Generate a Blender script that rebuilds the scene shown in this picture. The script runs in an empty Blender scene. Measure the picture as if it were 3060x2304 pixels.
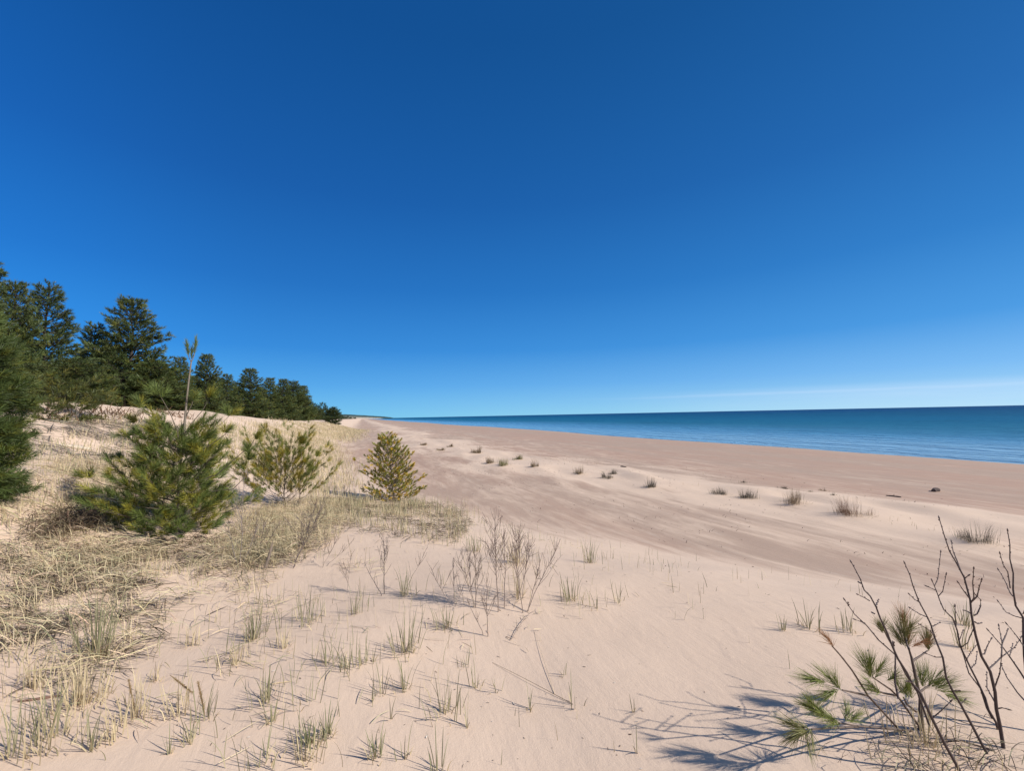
import bpy, math, random
import numpy as np
from mathutils import Matrix, Vector
R = np.random.default_rng(11)
random.seed(5)
sc = bpy.context.scene
COL = sc.collection
rad = math.radians

# ------------------------------------------------------------------ helpers
def link(o, parent=None):
    COL.objects.link(o)
    if parent: o.parent = parent
    return o

def tag(o, label=None, cat=None, group=None, kind=None):
    if label: o['label'] = label
    if cat: o['category'] = cat
    if group: o['group'] = group
    if kind: o['kind'] = kind
    return o

def empty(name, loc, rz=0.0, label=None, cat=None, group=None):
    o = bpy.data.objects.new(name, None)
    o.empty_display_size = 0.1
    link(o); o.location = loc; o.rotation_euler = (0, 0, rz)
    return tag(o, label, cat, group)

def np_mesh(name, V, F, C=None, mats=(), mi=None, smooth=False):
    me = bpy.data.meshes.new(name)
    V = np.asarray(V, dtype=np.float32); F = np.asarray(F, dtype=np.int32)
    n, k = F.shape
    me.vertices.add(len(V)); me.vertices.foreach_set('co', V.ravel())
    me.loops.add(n * k); me.loops.foreach_set('vertex_index', F.ravel())
    me.polygons.add(n)
    me.polygons.foreach_set('loop_start', np.arange(0, n * k, k, dtype=np.int32))
    me.polygons.foreach_set('loop_total', np.full(n, k, dtype=np.int32))
    if mi is not None: me.polygons.foreach_set('material_index', np.asarray(mi, dtype=np.int32))
    if smooth: me.polygons.foreach_set('use_smooth', np.ones(n, dtype=bool))
    me.update(calc_edges=True)
    if C is not None:
        a = me.attributes.new('Col', 'FLOAT_COLOR', 'POINT')
        c4 = np.ones((len(V), 4), dtype=np.float32); c4[:, :3] = C
        a.data.foreach_set('color', c4.ravel())
    for m in mats: me.materials.append(m)
    return me

class MB:
    """collects quads with vertex colours and a material slot"""
    def __init__(s): s.V = []; s.F = []; s.C = []; s.M = []; s.n = 0
    def add(s, V, F, C, m=0):
        V = np.asarray(V, float)
        s.V.append(V); s.F.append(np.asarray(F) + s.n)
        C = np.asarray(C, float)
        if C.ndim == 1: C = np.tile(C, (len(V), 1))
        s.C.append(C); s.M.append(np.full(len(F), m)); s.n += len(V)
    def obj(s, name, mats, parent=None, loc=None, smooth=False):
        V = np.concatenate(s.V)
        if loc is not None: V = V - np.asarray(loc)
        me = np_mesh(name, V, np.concatenate(s.F), np.concatenate(s.C), mats, np.concatenate(s.M), smooth)
        o = bpy.data.objects.new(name, me); link(o, parent)
        if loc is not None and parent is None: o.location = loc
        return o

def unit(v):
    return v / np.maximum(np.linalg.norm(v, axis=-1, keepdims=True), 1e-9)

def tube(mb, P, r, col, m=0, sides=5):
    P = np.asarray(P, float); k = len(P)
    r = np.asarray(r, float) * np.ones(k)
    T = np.gradient(P, axis=0); T = unit(T)
    up = np.array([0, 0, 1.0]) if abs(T[:, 2].mean()) < .9 else np.array([1.0, 0, 0])
    A = unit(np.cross(T, up)); B = np.cross(T, A)
    th = np.arange(sides) * 2 * math.pi / sides
    V = (P[:, None, :] + r[:, None, None] * (np.cos(th)[None, :, None] * A[:, None, :] + np.sin(th)[None, :, None] * B[:, None, :])).reshape(-1, 3)
    F = []
    for i in range(k - 1):
        for j in range(sides):
            a = i * sides + j; b = i * sides + (j + 1) % sides
            F.append((a, b, b + sides, a + sides))
    mb.add(V, F, col, m)

def strips(mb, C, Wv, c0, c1, m=0):
    """C (n,k,3) centre lines, Wv (n,k,3) half-width vectors"""
    n, k, _ = C.shape
    V = np.stack([C - Wv, C + Wv], axis=2).reshape(-1, 3)
    base = (np.arange(n) * k * 2)[:, None]
    i = np.arange(k - 1)[None, :] * 2
    a = base + i
    F = np.stack([a, a + 1, a + 3, a + 2], axis=-1).reshape(-1, 4)
    u = np.linspace(0, 1, k)[None, :, None]
    col = c0[:, None, :] * (1 - u) + c1[:, None, :] * u
    col = np.repeat(col[:, :, None, :], 2, axis=2).reshape(-1, 3)
    mb.add(V, F, col, m)

def blades(mb, P, az, L, l0, l1, w, c0, c1, k=5, power=1.4, m=0):
    n = len(P)
    az, L, l0, l1, w = [np.asarray(a, float) * np.ones(n) for a in (az, L, l0, l1, w)]
    c0 = np.asarray(c0, float) * np.ones((n, 3)); c1 = np.asarray(c1, float) * np.ones((n, 3))
    u = (np.arange(k - 1) + .5) / (k - 1)
    lean = l0[:, None] + (l1 - l0)[:, None] * u[None, :] ** power
    st = (L / (k - 1))[:, None]
    dh = np.cumsum(np.sin(lean) * st, axis=1); dz = np.cumsum(np.cos(lean) * st, axis=1)
    dh = np.concatenate([np.zeros((n, 1)), dh], 1); dz = np.concatenate([np.zeros((n, 1)), dz], 1)
    C = np.stack([P[:, 0:1] + dh * np.cos(az)[:, None], P[:, 1:2] + dh * np.sin(az)[:, None], P[:, 2:3] + dz], -1)
    rot = R.uniform(0, math.pi, n)
    wd = np.stack([np.cos(rot), np.sin(rot), np.zeros(n)], -1)
    taper = np.array([.8, 1, .85, .6, .12]) if k == 5 else np.linspace(1, .12, k)
    W = wd[:, None, :] * (w[:, None, None] * .5) * taper[None, :, None]
    strips(mb, C, W, c0, c1, m)

def needles(mb, pos, d, ln, wd, col, spread=(.3, .9), per=12, shoot=.1, jit=.18, m=0):
    """pos (n,3) shoot start, d (n,3) unit direction; per needles each"""
    n = len(pos)
    P = np.repeat(pos, per, 0); D = np.repeat(d, per, 0); N = n * per
    sh = np.repeat(np.asarray(shoot, float) * np.ones(n), per)
    u = R.uniform(0, 1, N)
    P = P + D * (u * sh)[:, None]
    rnd = unit(R.normal(size=(N, 3)))
    perp = unit(rnd - (rnd * D).sum(1, keepdims=True) * D)
    a = spread[1] + (spread[0] - spread[1]) * u + R.normal(0, .12, N)
    nd = unit(D * np.cos(a)[:, None] + perp * np.sin(a)[:, None])
    l = np.repeat(np.asarray(ln, float) * np.ones(n), per) * R.uniform(.75, 1.15, N)
    side = unit(np.cross(nd, R.normal(size=(N, 3)))) * (wd * .5)
    E = P + nd * l[:, None]; E[:, 2] -= l * .06
    V = np.stack([P - side, P + side, E + side * .25, E - side * .25], 1).reshape(-1, 3)
    F = np.arange(N * 4).reshape(-1, 4)
    c = np.repeat(np.asarray(col, float) * np.ones((n, 3)), per, 0) * R.uniform(1 - jit, 1 + jit, (N, 1))
    mb.add(V, F, np.repeat(c, 4, 0), m)

# value noise
def _h(ix, iy, seed):
    n = (ix.astype(np.int64) * 374761393 + iy.astype(np.int64) * 668265263 + seed * 144305901) & 0x7fffffff
    n = ((n ^ (n >> 13)) * 1274126177) & 0x7fffffff
    n = n ^ (n >> 16)
    return (n & 0xffff) / 65535.0
def noise(x, y, seed=0):
    ix = np.floor(x); iy = np.floor(y); fx = x - ix; fy = y - iy
    fx = fx * fx * fx * (fx * (fx * 6 - 15) + 10); fy = fy * fy * fy * (fy * (fy * 6 - 15) + 10)
    a = _h(ix, iy, seed); b = _h(ix + 1, iy, seed); c = _h(ix, iy + 1, seed); d = _h(ix + 1, iy + 1, seed)
    return (a + (b - a) * fx) * (1 - fy) + (c + (d - c) * fx) * fy
def sst(a, b, x):
    u = np.clip((x - a) / (b - a), 0, 1); return u * u * (3 - 2 * u)

# ------------------------------------------------------------------ terrain
NX, NY = .944, .330          # unit vector from the dune towards the water
def st(x, y): return x * NX + y * NY, -x * NY + y * NX
def s_foot(y): return -2 + 9 * np.exp(-(np.clip(y, 3.4, None) - 5) / 7)
def s_ridge(y): return 6 + 7 * np.exp(-(np.clip(y, 4, None) - 8) / 15)
SHORE = 38.0
MOUNDS = []                   # (x, y, radius, height) little sand hummocks
def fields(x, y):
    x = np.asarray(x, float); y = np.asarray(y, float)
    s, t = st(x, y)
    sw = s + 1.1 * np.sin(t / 26 + .6) * sst(10, 60, t) + .35 * np.sin(t / 7.3)
    flat = np.interp(sw, [-60, 6, 13, 30, 35, 38, 60, 200], [1.3, 1.25, 1.12, .62, .34, 0, -.9, -3.5])
    f = sst(-2.2, 6.8, s_foot(y) - s)
    z = flat + f * .82
    up = sst(.5, 10.5, -s) * (2.15 - .95 * sst(24, 62, y))
    z = z + up
    # dune undulation
    und = (noise(x / 4.1 + 3, y / 4.1, 1) - .5) * .26 + (noise(x / 1.5, y / 1.5 + 7, 2) - .5) * .085 + (noise(x / .55, y / .55, 3) - .5) * .018
    z = z + und * (.12 + .88 * f)
    lee = sst(1.5, 6.0, -s) * (1 - sst(60, 160, y))
    z = z + lee * ((noise(x / 2.2, y / 2.2, 5) - .5) * .30 + (noise(x / .8, y / .8, 6) - .5) * .10)
    # incipient fore-dune line
    sr = s_ridge(y)
    sr = sr + (noise(t / 7.0, t * 0, 12) - .5) * 3.0
    g = np.exp(-((s - sr) / (1.2 + 1.6 * noise(t / 5.0, t * 0 + 3, 13))) ** 2)
    rd = g * (.01 + .30 * noise(t / 4.5, s / 1.1, 8) * noise(t / 1.7, s / .8 + 5, 9))
    rd = rd * sst(3, 7, y)
    z = z + rd
    band = sst(0, 3, s - s_foot(y)) * (1 - sst(28, 34, s))
    z = z + band * (noise(t / 2.6, s / .33, 10) - .5) * .026
    dry = np.clip(f * 1.25, 0, 1) + g * (.15 + .8 * noise(t / 3.2, s / 1.2, 14)) + .16 * (1 - sst(10, 24, s)) - .10 * sst(20, 34, s)
    for mx, my, mr, mh in MOUNDS:
        q = np.exp(-(((x - mx) ** 2 + (y - my) ** 2) / mr ** 2))
        z = z + mh * .55 * q; dry = dry + np.exp(-(((x - mx) ** 2 + (y - my) ** 2) / (2.2 * mr + .4) ** 2)) * (noise(t / 1.6, s / .5, 21) - .1) * .6
    return z, np.clip(dry, 0, 1.2), sw
def gz(x, y): return fields(x, y)[0]

EYE = float(gz(np.array([0.]), np.array([0.]))[0]) + 1.58
CAM = np.array([0, 0, EYE])
FPX = 430.0 / 1024 * 3060
PIT = rad(4.0); ROL = rad(1.16)
Fv = np.array([0, math.cos(PIT), math.sin(PIT)])
R0 = np.array([1., 0, 0]); U0 = np.array([0, -math.sin(PIT), math.cos(PIT)])
Rv = R0 * math.cos(ROL) - U0 * math.sin(ROL)
Uv = U0 * math.cos(ROL) + R0 * math.sin(ROL)
def ray(px, py):
    return Fv * FPX + Rv * (px - 1530) + Uv * (1152 - py)
def G(px, py, lift=0.0):
    """ground point seen at a photo pixel"""
    d = ray(px, py) / FPX
    ts = .6 * 1.006 ** np.arange(1400)
    P = CAM + d[None, :] * ts[:, None]
    below = P[:, 2] < gz(P[:, 0], P[:, 1]) + lift
    i = int(np.argmax(below)) if below.any() else len(ts) - 1
    a, b = ts[max(i - 1, 0)], ts[i]
    for _ in range(14):
        mth = (a + b) / 2; p = CAM + d * mth
        if p[2] < gz(p[0:1], p[1:2])[0] + lift: b = mth
        else: a = mth
    p = CAM + d * b
    return np.array([p[0], p[1], float(gz(p[0:1], p[1:2])[0])])
def atY(px, py, Y):
    d = ray(px, py); return CAM + d * (Y / d[1])
c1 = lambda a, b: (a * .4803, 780 + b * .4803)
c2 = lambda a, b: (900 + a * .4803, 1150 + b * .4803)
c3 = lambda a, b: (2000 + a * .4803, 1150 + b * .4803)
c4 = lambda a, b: (2200 + a * .4802, 1504 + b * .4802)
c5 = lambda a, b: (a * .4803, 1504 + b * .4803)
c6 = lambda a, b: (900 + a * .4803, 1504 + b * .4803)
dd = lambda a, b: (a * 1.3834, b * 1.3834)

# hummocks that carry grass clumps on the beach
CLUMPS = [  # photo px of base, width px, height px, kind, hummock radius/height, label
 (c3(780, 728), 70, 44, 'tan', .55, .10, 'olive and tan grass clump on the pale sand hummock, left of the reddish one'),
 (c3(1140, 815), 88, 64, 'red', .75, .16, 'largest reddish brown dry grass clump on the beach'),
 (c3(1900, 978), 88, 72, 'grey', .60, .12, 'grey brown dry grass clump behind the bare shrub tips at the right edge'),
 (c3(330, 680), 46, 24, 'grey', .50, .05, 'thin grey weed clump, flat topped, left of a second grey one'),
 (c3(465, 705), 56, 30, 'grey', .45, .05, 'low grey weed clump with pale dry heads beside pale sand streak'),
 (c3(712, 648), 26, 12, 'grey', .2, .02, 'tiny dark weed tuft just above the olive and tan clump'),
 (c3(458, 610), 18, 12, 'grey', .1, .01, 'tiny forked weed sprig on the flat brown beach'),
 (c3(875, 668), 18, 9, 'grey', .1, .01, 'tiny brown weed sprig right of the olive and tan clump'),
 (c3(960, 662), 22, 12, 'tan', .1, .01, 'tiny pale weed sprig on the beach above the reddish clump'),
 (c3(1022, 688), 12, 12, 'grey', .1, .01, 'small upright dark weed sprig beside a thin pale sand line'),
 (c2(1266, 500), 34, 24, 'green', .55, .09, 'green tinged rounded grass clump, greenest one on the open beach'),
 (c2(1352, 464), 28, 16, 'green', .55, .08, 'small green brown grass clump up and right of the greenest clump'),
 (c2(1190, 486), 30, 20, 'tan', .40, .06, 'wispy tan grass clump left of the greenest clump'),
 (c2(1452, 508), 20, 26, 'tan', .25, .04, 'upright tan grass sprig right of the greenest clump'),
 (c2(1098, 424), 28, 26, 'tan', .8, .12, 'brown grass clump with tall thin stalks on a far sand hummock'),
 (c2(858, 408), 24, 12, 'tan', .9, .14, 'low brown grass clump at the left foot of the far hummocks'),
 (c2(768, 376), 22, 10, 'tan', .9, .14, 'low dark grass clump farthest left on the far hummocks'),
 (c2(930, 386), 20, 12, 'tan', .8, .12, 'small brown grass clump on the far hummocks between two others'),
 (c2(1734, 552), 32, 24, 'tan', .35, .05, 'thin tan grass sprig on a pale sand ridge'),
 (c2(1942, 556), 24, 16, 'grey', .35, .05, 'dark rounded weed clump behind a spiky grey one'),
 (c2(1905, 580), 34, 20, 'grey', .35, .04, 'spiky grey weed clump low on the pale sand'),
 (c2(2166, 636), 32, 30, 'grey', .55, .09, 'dark brown upright grass clump casting a long shadow'),
]
for (pp, w, h, k, mr, mh, lab) in CLUMPS:
    if mh > .03:
        p = G(*pp); MOUNDS.append((p[0], p[1], mr, mh))

# ------------------------------------------------------------------ materials
def newmat(name):
    m = bpy.data.materials.new(name); m.use_nodes = True
    nt = m.node_tree
    return m, nt, nt.nodes['Principled BSDF']
def N(nt, t, **kw):
    n = nt.nodes.new(t)
    for k, v in kw.items(): setattr(n, k, v)
    return n
def mth(nt, op, a, b=None, c=None, clamp=False):
    n = N(nt, 'ShaderNodeMath', operation=op, use_clamp=clamp)
    for i, v in enumerate((a, b, c)):
        if v is None: continue
        if isinstance(v, (int, float)): n.inputs[i].default_value = v
        else: nt.links.new(v, n.inputs[i])
    return n.outputs[0]
def mixc(nt, f, a, b, blend='MIX'):
    n = N(nt, 'ShaderNodeMix', data_type='RGBA', blend_type=blend)
    for s, v in ((0, f), (6, a), (7, b)):
        if isinstance(v, (int, float)): n.inputs[s].default_value = v
        elif isinstance(v, tuple): n.inputs[s].default_value = (*v, 1)
        else: nt.links.new(v, n.inputs[s])
    return n.outputs[2]
def nz(nt, vec, scale, detail=3, rough=.5, dist=0.0):
    n = N(nt, 'ShaderNodeTexNoise'); n.inputs['Scale'].default_value = scale
    n.inputs['Detail'].default_value = detail; n.inputs['Roughness'].default_value = rough
    n.inputs['Distortion'].default_value = dist
    if vec is not None: nt.links.new(vec, n.inputs['Vector'])
    return n.outputs[0]
def smooth(nt, v, a, b, to0=0.0, to1=1.0):
    n = N(nt, 'ShaderNodeMapRange', interpolation_type='SMOOTHSTEP')
    nt.links.new(v, n.inputs[0])
    n.inputs[1].default_value = a; n.inputs[2].default_value = b
    n.inputs[3].default_value = to0; n.inputs[4].default_value = to1
    return n.outputs[0]
def st_coords(nt):
    tc = N(nt, 'ShaderNodeNewGeometry')
    sp = N(nt, 'ShaderNodeSeparateXYZ'); nt.links.new(tc.outputs['Position'], sp.inputs[0])
    X, Y = sp.outputs[0], sp.outputs[1]
    S = mth(nt, 'ADD', mth(nt, 'MULTIPLY', X, NX), mth(nt, 'MULTIPLY', Y, NY))
    T = mth(nt, 'ADD', mth(nt, 'MULTIPLY', X, -NY), mth(nt, 'MULTIPLY', Y, NX))
    return tc.outputs['Position'], S, T
def comb(nt, a, b, c=0.0):
    n = N(nt, 'ShaderNodeCombineXYZ')
    for i, v in enumerate((a, b, c)):
        if isinstance(v, (int, float)): n.inputs[i].default_value = v
        else: nt.links.new(v, n.inputs[i])
    return n.outputs[0]

def sand_mat():
    m, nt, b = newmat('sand')
    P, S, T = st_coords(nt)
    at = N(nt, 'ShaderNodeAttribute', attribute_name='Col')
    sp = N(nt, 'ShaderNodeSeparateColor'); nt.links.new(at.outputs['Color'], sp.inputs[0])
    dry, wet = sp.outputs[0], sp.outputs[1]
    # long wind streaks that run along the shore, at two sizes
    v1 = comb(nt, mth(nt, 'MULTIPLY', T, .30), mth(nt, 'MULTIPLY', S, 1.15))
    v2 = comb(nt, mth(nt, 'MULTIPLY', T, 1.1), mth(nt, 'MULTIPLY', S, 5.5), 4.0)
    s1 = nz(nt, v1, 1.0, 5, .62, .9)
    s2 = nz(nt, v2, 1.0, 4, .6, .5)
    s3 = nz(nt, P, .35, 3, .55)
    k = mth(nt, 'ADD', mth(nt, 'MULTIPLY', s1, .75), mth(nt, 'MULTIPLY', s2, .35))
    k = mth(nt, 'ADD', k, mth(nt, 'MULTIPLY', s3, .25))
    k = mth(nt, 'ADD', k, mth(nt, 'MULTIPLY', dry, .78))
    f = smooth(nt, k, .70, 1.08)
    tint = nz(nt, comb(nt, mth(nt, 'MULTIPLY', T, .05), mth(nt, 'MULTIPLY', S, .3), 9.0), 1.0, 3)
    dark = mixc(nt, smooth(nt, tint, .35, .65), (.400, .262, .188), (.388, .275, .202))
    c = mixc(nt, f, dark, (.610, .455, .335))
    # grey heavy-mineral film along the streaks
    gr = mth(nt, 'MULTIPLY', smooth(nt, s2, .56, .72), mth(nt, 'SUBTRACT', 1.0, f, clamp=True))
    c = mixc(nt, mth(nt, 'MULTIPLY', gr, .5), c, (.40, .32, .255))
    gs = nz(nt, P, 260, 2, .7)
    gn = mth(nt, 'MULTIPLY_ADD', gs, .44, .78)
    big = mth(nt, 'MULTIPLY_ADD', nz(nt, P, 2.2, 5, .6), .16, .92)
    g = mth(nt, 'MULTIPLY', gn, big)
    hs = N(nt, 'ShaderNodeVectorMath', operation='SCALE'); nt.links.new(c, hs.inputs[0]); nt.links.new(g, hs.inputs[3])
    c = mixc(nt, wet, hs.outputs[0], (.20, .145, .108))
    nt.links.new(c, b.inputs['Base Color'])
    nt.links.new(smooth(nt, wet, 0, 1, .92, .45), b.inputs['Roughness'])
    b.inputs['Specular IOR Level'].default_value = .25
    # ripples + grain
    rp = nz(nt, comb(nt, mth(nt, 'MULTIPLY', T, 3.0), mth(nt, 'MULTIPLY', S, 9.0), 2.0), 1.0, 4, .6, .4)
    lump = nz(nt, P, 9, 5, .65)
    hgt = mth(nt, 'ADD', mth(nt, 'MULTIPLY', rp, .012), mth(nt, 'MULTIPLY', lump, .006))
    hgt = mth(nt, 'ADD', hgt, mth(nt, 'MULTIPLY', nz(nt, P, 120, 3, .7), .0030))
    bp = N(nt, 'ShaderNodeBump'); bp.inputs['Strength'].default_value = .55; bp.inputs['Distance'].default_value = 1.0
    nt.links.new(hgt, bp.inputs['Height']); nt.links.new(bp.outputs[0], b.inputs['Normal'])
    return m

def water_mat():
    m, nt, b = newmat('lake_water')
    P, S, T = st_coords(nt)
    off = mth(nt, 'SUBTRACT', S, SHORE)
    # sand bars: bottom colour depends on the distance from the shore
    wob = nz(nt, comb(nt, mth(nt, 'MULTIPLY', T, .006), mth(nt, 'MULTIPLY', S, .02)), 1.0, 4, .55)
    wob2 = nz(nt, comb(nt, mth(nt, 'MULTIPLY', T, .02), mth(nt, 'MULTIPLY', S, .09), 5.), 1.0, 3, .5)
    lg = mth(nt, 'LOGARITHM', mth(nt, 'MAXIMUM', off, 1.0), 10.0)
    lg = mth(nt, 'ADD', lg, mth(nt, 'MULTIPLY_ADD', wob, .5, -.25))
    cr = N(nt, 'ShaderNodeValToRGB'); e = cr.color_ramp.elements
    nt.links.new(mth(nt, 'MULTIPLY', lg, .25), cr.inputs[0])
    e[0].position = 0; e[0].color = (.140, .260, .380, 1)
    e[1].position = 1; e[1].color = (.002, .028, .092, 1)
    for p_, c_ in ((.25, (.110, .250, .400)), (.36, (.060, .195, .315)), (.44, (.016, .124, .200)), (.52, (.006, .102, .190)), (.60, (.003, .072, .145)), (.72, (.002, .042, .120))):
        q = e.new(p_); q.color = (*c_, 1)
    bars = mth(nt, 'MULTIPLY', smooth(nt, wob2, .55, .68), smooth(nt, lg, 1.2, 1.7))
    bars = mth(nt, 'MULTIPLY', bars, smooth(nt, lg, 2.9, 2.4))
    c = mixc(nt, mth(nt, 'MULTIPLY', bars, .55), cr.outputs[0], (.012, .075, .125))
    nt.links.new(c, b.inputs['Base Color'])
    nt.links.new(smooth(nt, lg, 1.0, 2.0, .12, .42), b.inputs['Roughness'])
    b.inputs['IOR'].default_value = 1.33
    b.inputs['Specular IOR Level'].default_value = .30
    w1 = nz(nt, comb(nt, mth(nt, 'MULTIPLY', T, 1.1), mth(nt, 'MULTIPLY', S, 2.2)), 1.0, 4, .6, .5)
    w2 = nz(nt, comb(nt, mth(nt, 'MULTIPLY', T, .14), mth(nt, 'MULTIPLY', S, .42), 3.), 1.0, 4, .6, .4)
    h = mth(nt, 'ADD', mth(nt, 'MULTIPLY', w1, .16), mth(nt, 'MULTIPLY', w2, 1.3))
    bp = N(nt, 'ShaderNodeBump'); bp.inputs['Strength'].default_value = 1.0; bp.inputs['Distance'].default_value = 1.2
    nt.links.new(h, bp.inputs['Height']); nt.links.new(bp.outputs[0], b.inputs['Normal'])
    return m

def col_mat(name, rough=.7, spec=.3, trans=0.0, noise_amt=0.0, nscale=30):
    m, nt, b = newmat(name)
    at = N(nt, 'ShaderNodeAttribute', attribute_name='Col')
    c = at.outputs['Color']
    if noise_amt:
        tc = N(nt, 'ShaderNodeTexCoord')
        f = mth(nt, 'MULTIPLY_ADD', nz(nt, tc.outputs['Object'], nscale, 4, .65), noise_amt * 2, 1 - noise_amt)
        hs = N(nt, 'ShaderNodeVectorMath', operation='SCALE'); nt.links.new(c, hs.inputs[0]); nt.links.new(f, hs.inputs[3])
        c = hs.outputs[0]
    nt.links.new(c, b.inputs['Base Color'])
    b.inputs['Roughness'].default_value = rough
    b.inputs['Specular IOR Level'].default_value = spec
    if trans:
        tr = N(nt, 'ShaderNodeBsdfTranslucent'); nt.links.new(c, tr.inputs[0])
        mx = N(nt, 'ShaderNodeMixShader'); mx.inputs[0].default_value = trans
        nt.links.new(b.outputs[0], mx.inputs[1]); nt.links.new(tr.outputs[0], mx.inputs[2])
        nt.links.new(mx.outputs[0], nt.nodes['Material Output'].inputs[0])
    return m

M_SAND = sand_mat(); M_WATER = water_mat()
M_NEED = col_mat('pine_needles', .5, .35, .18)
M_GRASS = col_mat('grass_blade', .6, .3, .22)
M_BARK = col_mat('bark', .9, .15, 0, .35, 14)
M_TWIG = col_mat('twig_bark', .6, .35, 0, .25, 60)
M_WOOD = col_mat('driftwood', .85, .2, 0, .3, 25)
M_LAND = col_mat('far_woods', .9, .1, 0, .3, .05)

# ------------------------------------------------------------------ camera, light, sky
cam = bpy.data.cameras.new('camera'); co = bpy.data.objects.new('camera', cam); link(co)
cam.sensor_fit = 'HORIZONTAL'; cam.sensor_width = 36; cam.lens = 36 * FPX / 3060
cam.clip_start = .05; cam.clip_end = 80000
mw = Matrix(((Rv[0], Uv[0], -Fv[0], CAM[0]), (Rv[1], Uv[1], -Fv[1], CAM[1]), (Rv[2], Uv[2], -Fv[2], CAM[2]), (0, 0, 0, 1)))
co.matrix_world = mw
sc.camera = co
SUN_EL, SUN_AZ = rad(37), rad(109)
sd = Vector((math.sin(SUN_AZ) * math.cos(SUN_EL), math.cos(SUN_AZ) * math.cos(SUN_EL), math.sin(SUN_EL)))
sun = bpy.data.lights.new('sun', 'SUN'); sun.energy = 4.6; sun.angle = rad(.53); sun.color = (1, .955, .89)
so = bpy.data.objects.new('sun', sun); link(so); so.rotation_euler = sd.to_track_quat('Z', 'Y').to_euler(); so.location = (20, -10, 30)
w = bpy.data.worlds.new('World'); sc.world = w; w.use_nodes = True
nt = w.node_tree; bg = nt.nodes['Background']
sky = N(nt, 'ShaderNodeTexSky'); sky.sky_type = 'NISHITA'; sky.sun_disc = False
sky.sun_elevation = SUN_EL; sky.sun_rotation = SUN_AZ; sky.altitude = 200; sky.air_density = 1.0; sky.dust_density = .3; sky.ozone_density = 1.5
tc = N(nt, 'ShaderNodeTexCoord'); sx = N(nt, 'ShaderNodeSeparateXYZ'); nt.links.new(tc.outputs['Generated'], sx.inputs[0])
zz = sx.outputs[2]
# the photograph's saturated blue: daylight sky mixed with a clear-air gradient over elevation
cr = N(nt, 'ShaderNodeValToRGB'); el = cr.color_ramp.elements
SKYC = [(0.0, (.330, .570, .860)), (.025, (.265, .500, .860)), (.07, (.155, .388, .830)), (.15, (.050, .258, .715)), (.28, (.020, .172, .565)), (.45, (.010, .115, .430)), (.68, (.0045, .082, .315)), (1.0, (.004, .066, .265))]
el[0].position = 0; el[0].color = (*SKYC[0][1], 1); el[1].position = 1; el[1].color = (*SKYC[-1][1], 1)
for p_, c_ in SKYC[1:-1]:
    q = el.new(p_); q.color = (*c_, 1)
nt.links.new(mth(nt, 'MAXIMUM', zz, 0.0), cr.inputs[0])
D0 = unit(ray(950, -250))
dt_ = N(nt, 'ShaderNodeVectorMath', operation='DOT_PRODUCT'); nt.links.new(tc.outputs['Generated'], dt_.inputs[0]); dt_.inputs[1].default_value = tuple(D0)
gl = mth(nt, 'MULTIPLY_ADD', mth(nt, 'SUBTRACT', 1.0, dt_.outputs['Value']), 1.5, 7.2)
gl = mth(nt, 'MINIMUM', gl, 10.5)
sc_ = N(nt, 'ShaderNodeVectorMath', operation='SCALE'); nt.links.new(cr.outputs[0], sc_.inputs[0]); nt.links.new(gl, sc_.inputs[3])
side = mth(nt, 'MULTIPLY_ADD', sx.outputs[0], .55, .72, clamp=False)
side = mth(nt, 'MAXIMUM', side, .2)
sr_ = N(nt, 'ShaderNodeSeparateColor'); nt.links.new(sc_.outputs[0], sr_.inputs[0])
left = mth(nt, 'MULTIPLY_ADD', smooth(nt, sx.outputs[0], -.45, -.85), .20, 1.12)
c = comb(nt, mth(nt, 'MULTIPLY', sr_.outputs[0], side), mth(nt, 'MULTIPLY', sr_.outputs[1], mth(nt, 'MULTIPLY', left, mth(nt, 'MULTIPLY_ADD', sx.outputs[0], .14, .98))), mth(nt, 'MULTIPLY', sr_.outputs[2], mth(nt, 'MULTIPLY', left, .95)))
ds_ = N(nt, 'ShaderNodeVectorMath', operation='DOT_PRODUCT'); nt.links.new(tc.outputs['Generated'], ds_.inputs[0]); ds_.inputs[1].default_value = tuple(sd)
whit = mth(nt, 'MAXIMUM', mth(nt, 'MULTIPLY', smooth(nt, ds_.outputs['Value'], .66, .96), .9), mth(nt, 'MULTIPLY', smooth(nt, sx.outputs[1], -.05, -.5), .8))
whit = mth(nt, 'MAXIMUM', whit, .05)
c = mixc(nt, whit, c, sky.outputs[0])
# thin high cloud veil low over the lake
vn = nz(nt, None, 1.0, 4, .6)
vnode = vn.node
cv = comb(nt, mth(nt, 'MULTIPLY', sx.outputs[0], 5.0), mth(nt, 'MULTIPLY', sx.outputs[1], 5.0), mth(nt, 'MULTIPLY', zz, 60.0))
nt.links.new(cv, vnode.inputs['Vector'])
top = mth(nt, 'ADD', zz, mth(nt, 'MULTIPLY_ADD', vn, .010, -.005))
veil = mth(nt, 'MULTIPLY', smooth(nt, top, .050, .034), smooth(nt, sx.outputs[0], .15, .75))
veil = mth(nt, 'MULTIPLY', veil, mth(nt, 'MULTIPLY_ADD', vn, .34, .10))
strk = mth(nt, 'MULTIPLY', smooth(nt, top, .0375, .0345), smooth(nt, top, .028, .0335))
strk = mth(nt, 'MULTIPLY', mth(nt, 'MULTIPLY', strk, smooth(nt, sx.outputs[0], .10, .55)), .22)
c = mixc(nt, mth(nt, 'MAXIMUM', veil, mth(nt, 'ADD', strk, mth(nt, 'MULTIPLY', veil, .6))), c, (5.2, 6.6, 8.4))
nt.links.new(c, bg.inputs[0]); bg.inputs[1].default_value = .10
sc.view_settings.view_transform = 'Standard'; sc.view_settings.look = 'None'
sc.view_settings.exposure = .30; sc.view_settings.gamma = 1
sc.render.engine = 'CYCLES'
try: sc.cycles.use_denoising = True
except Exception: pass
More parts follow.
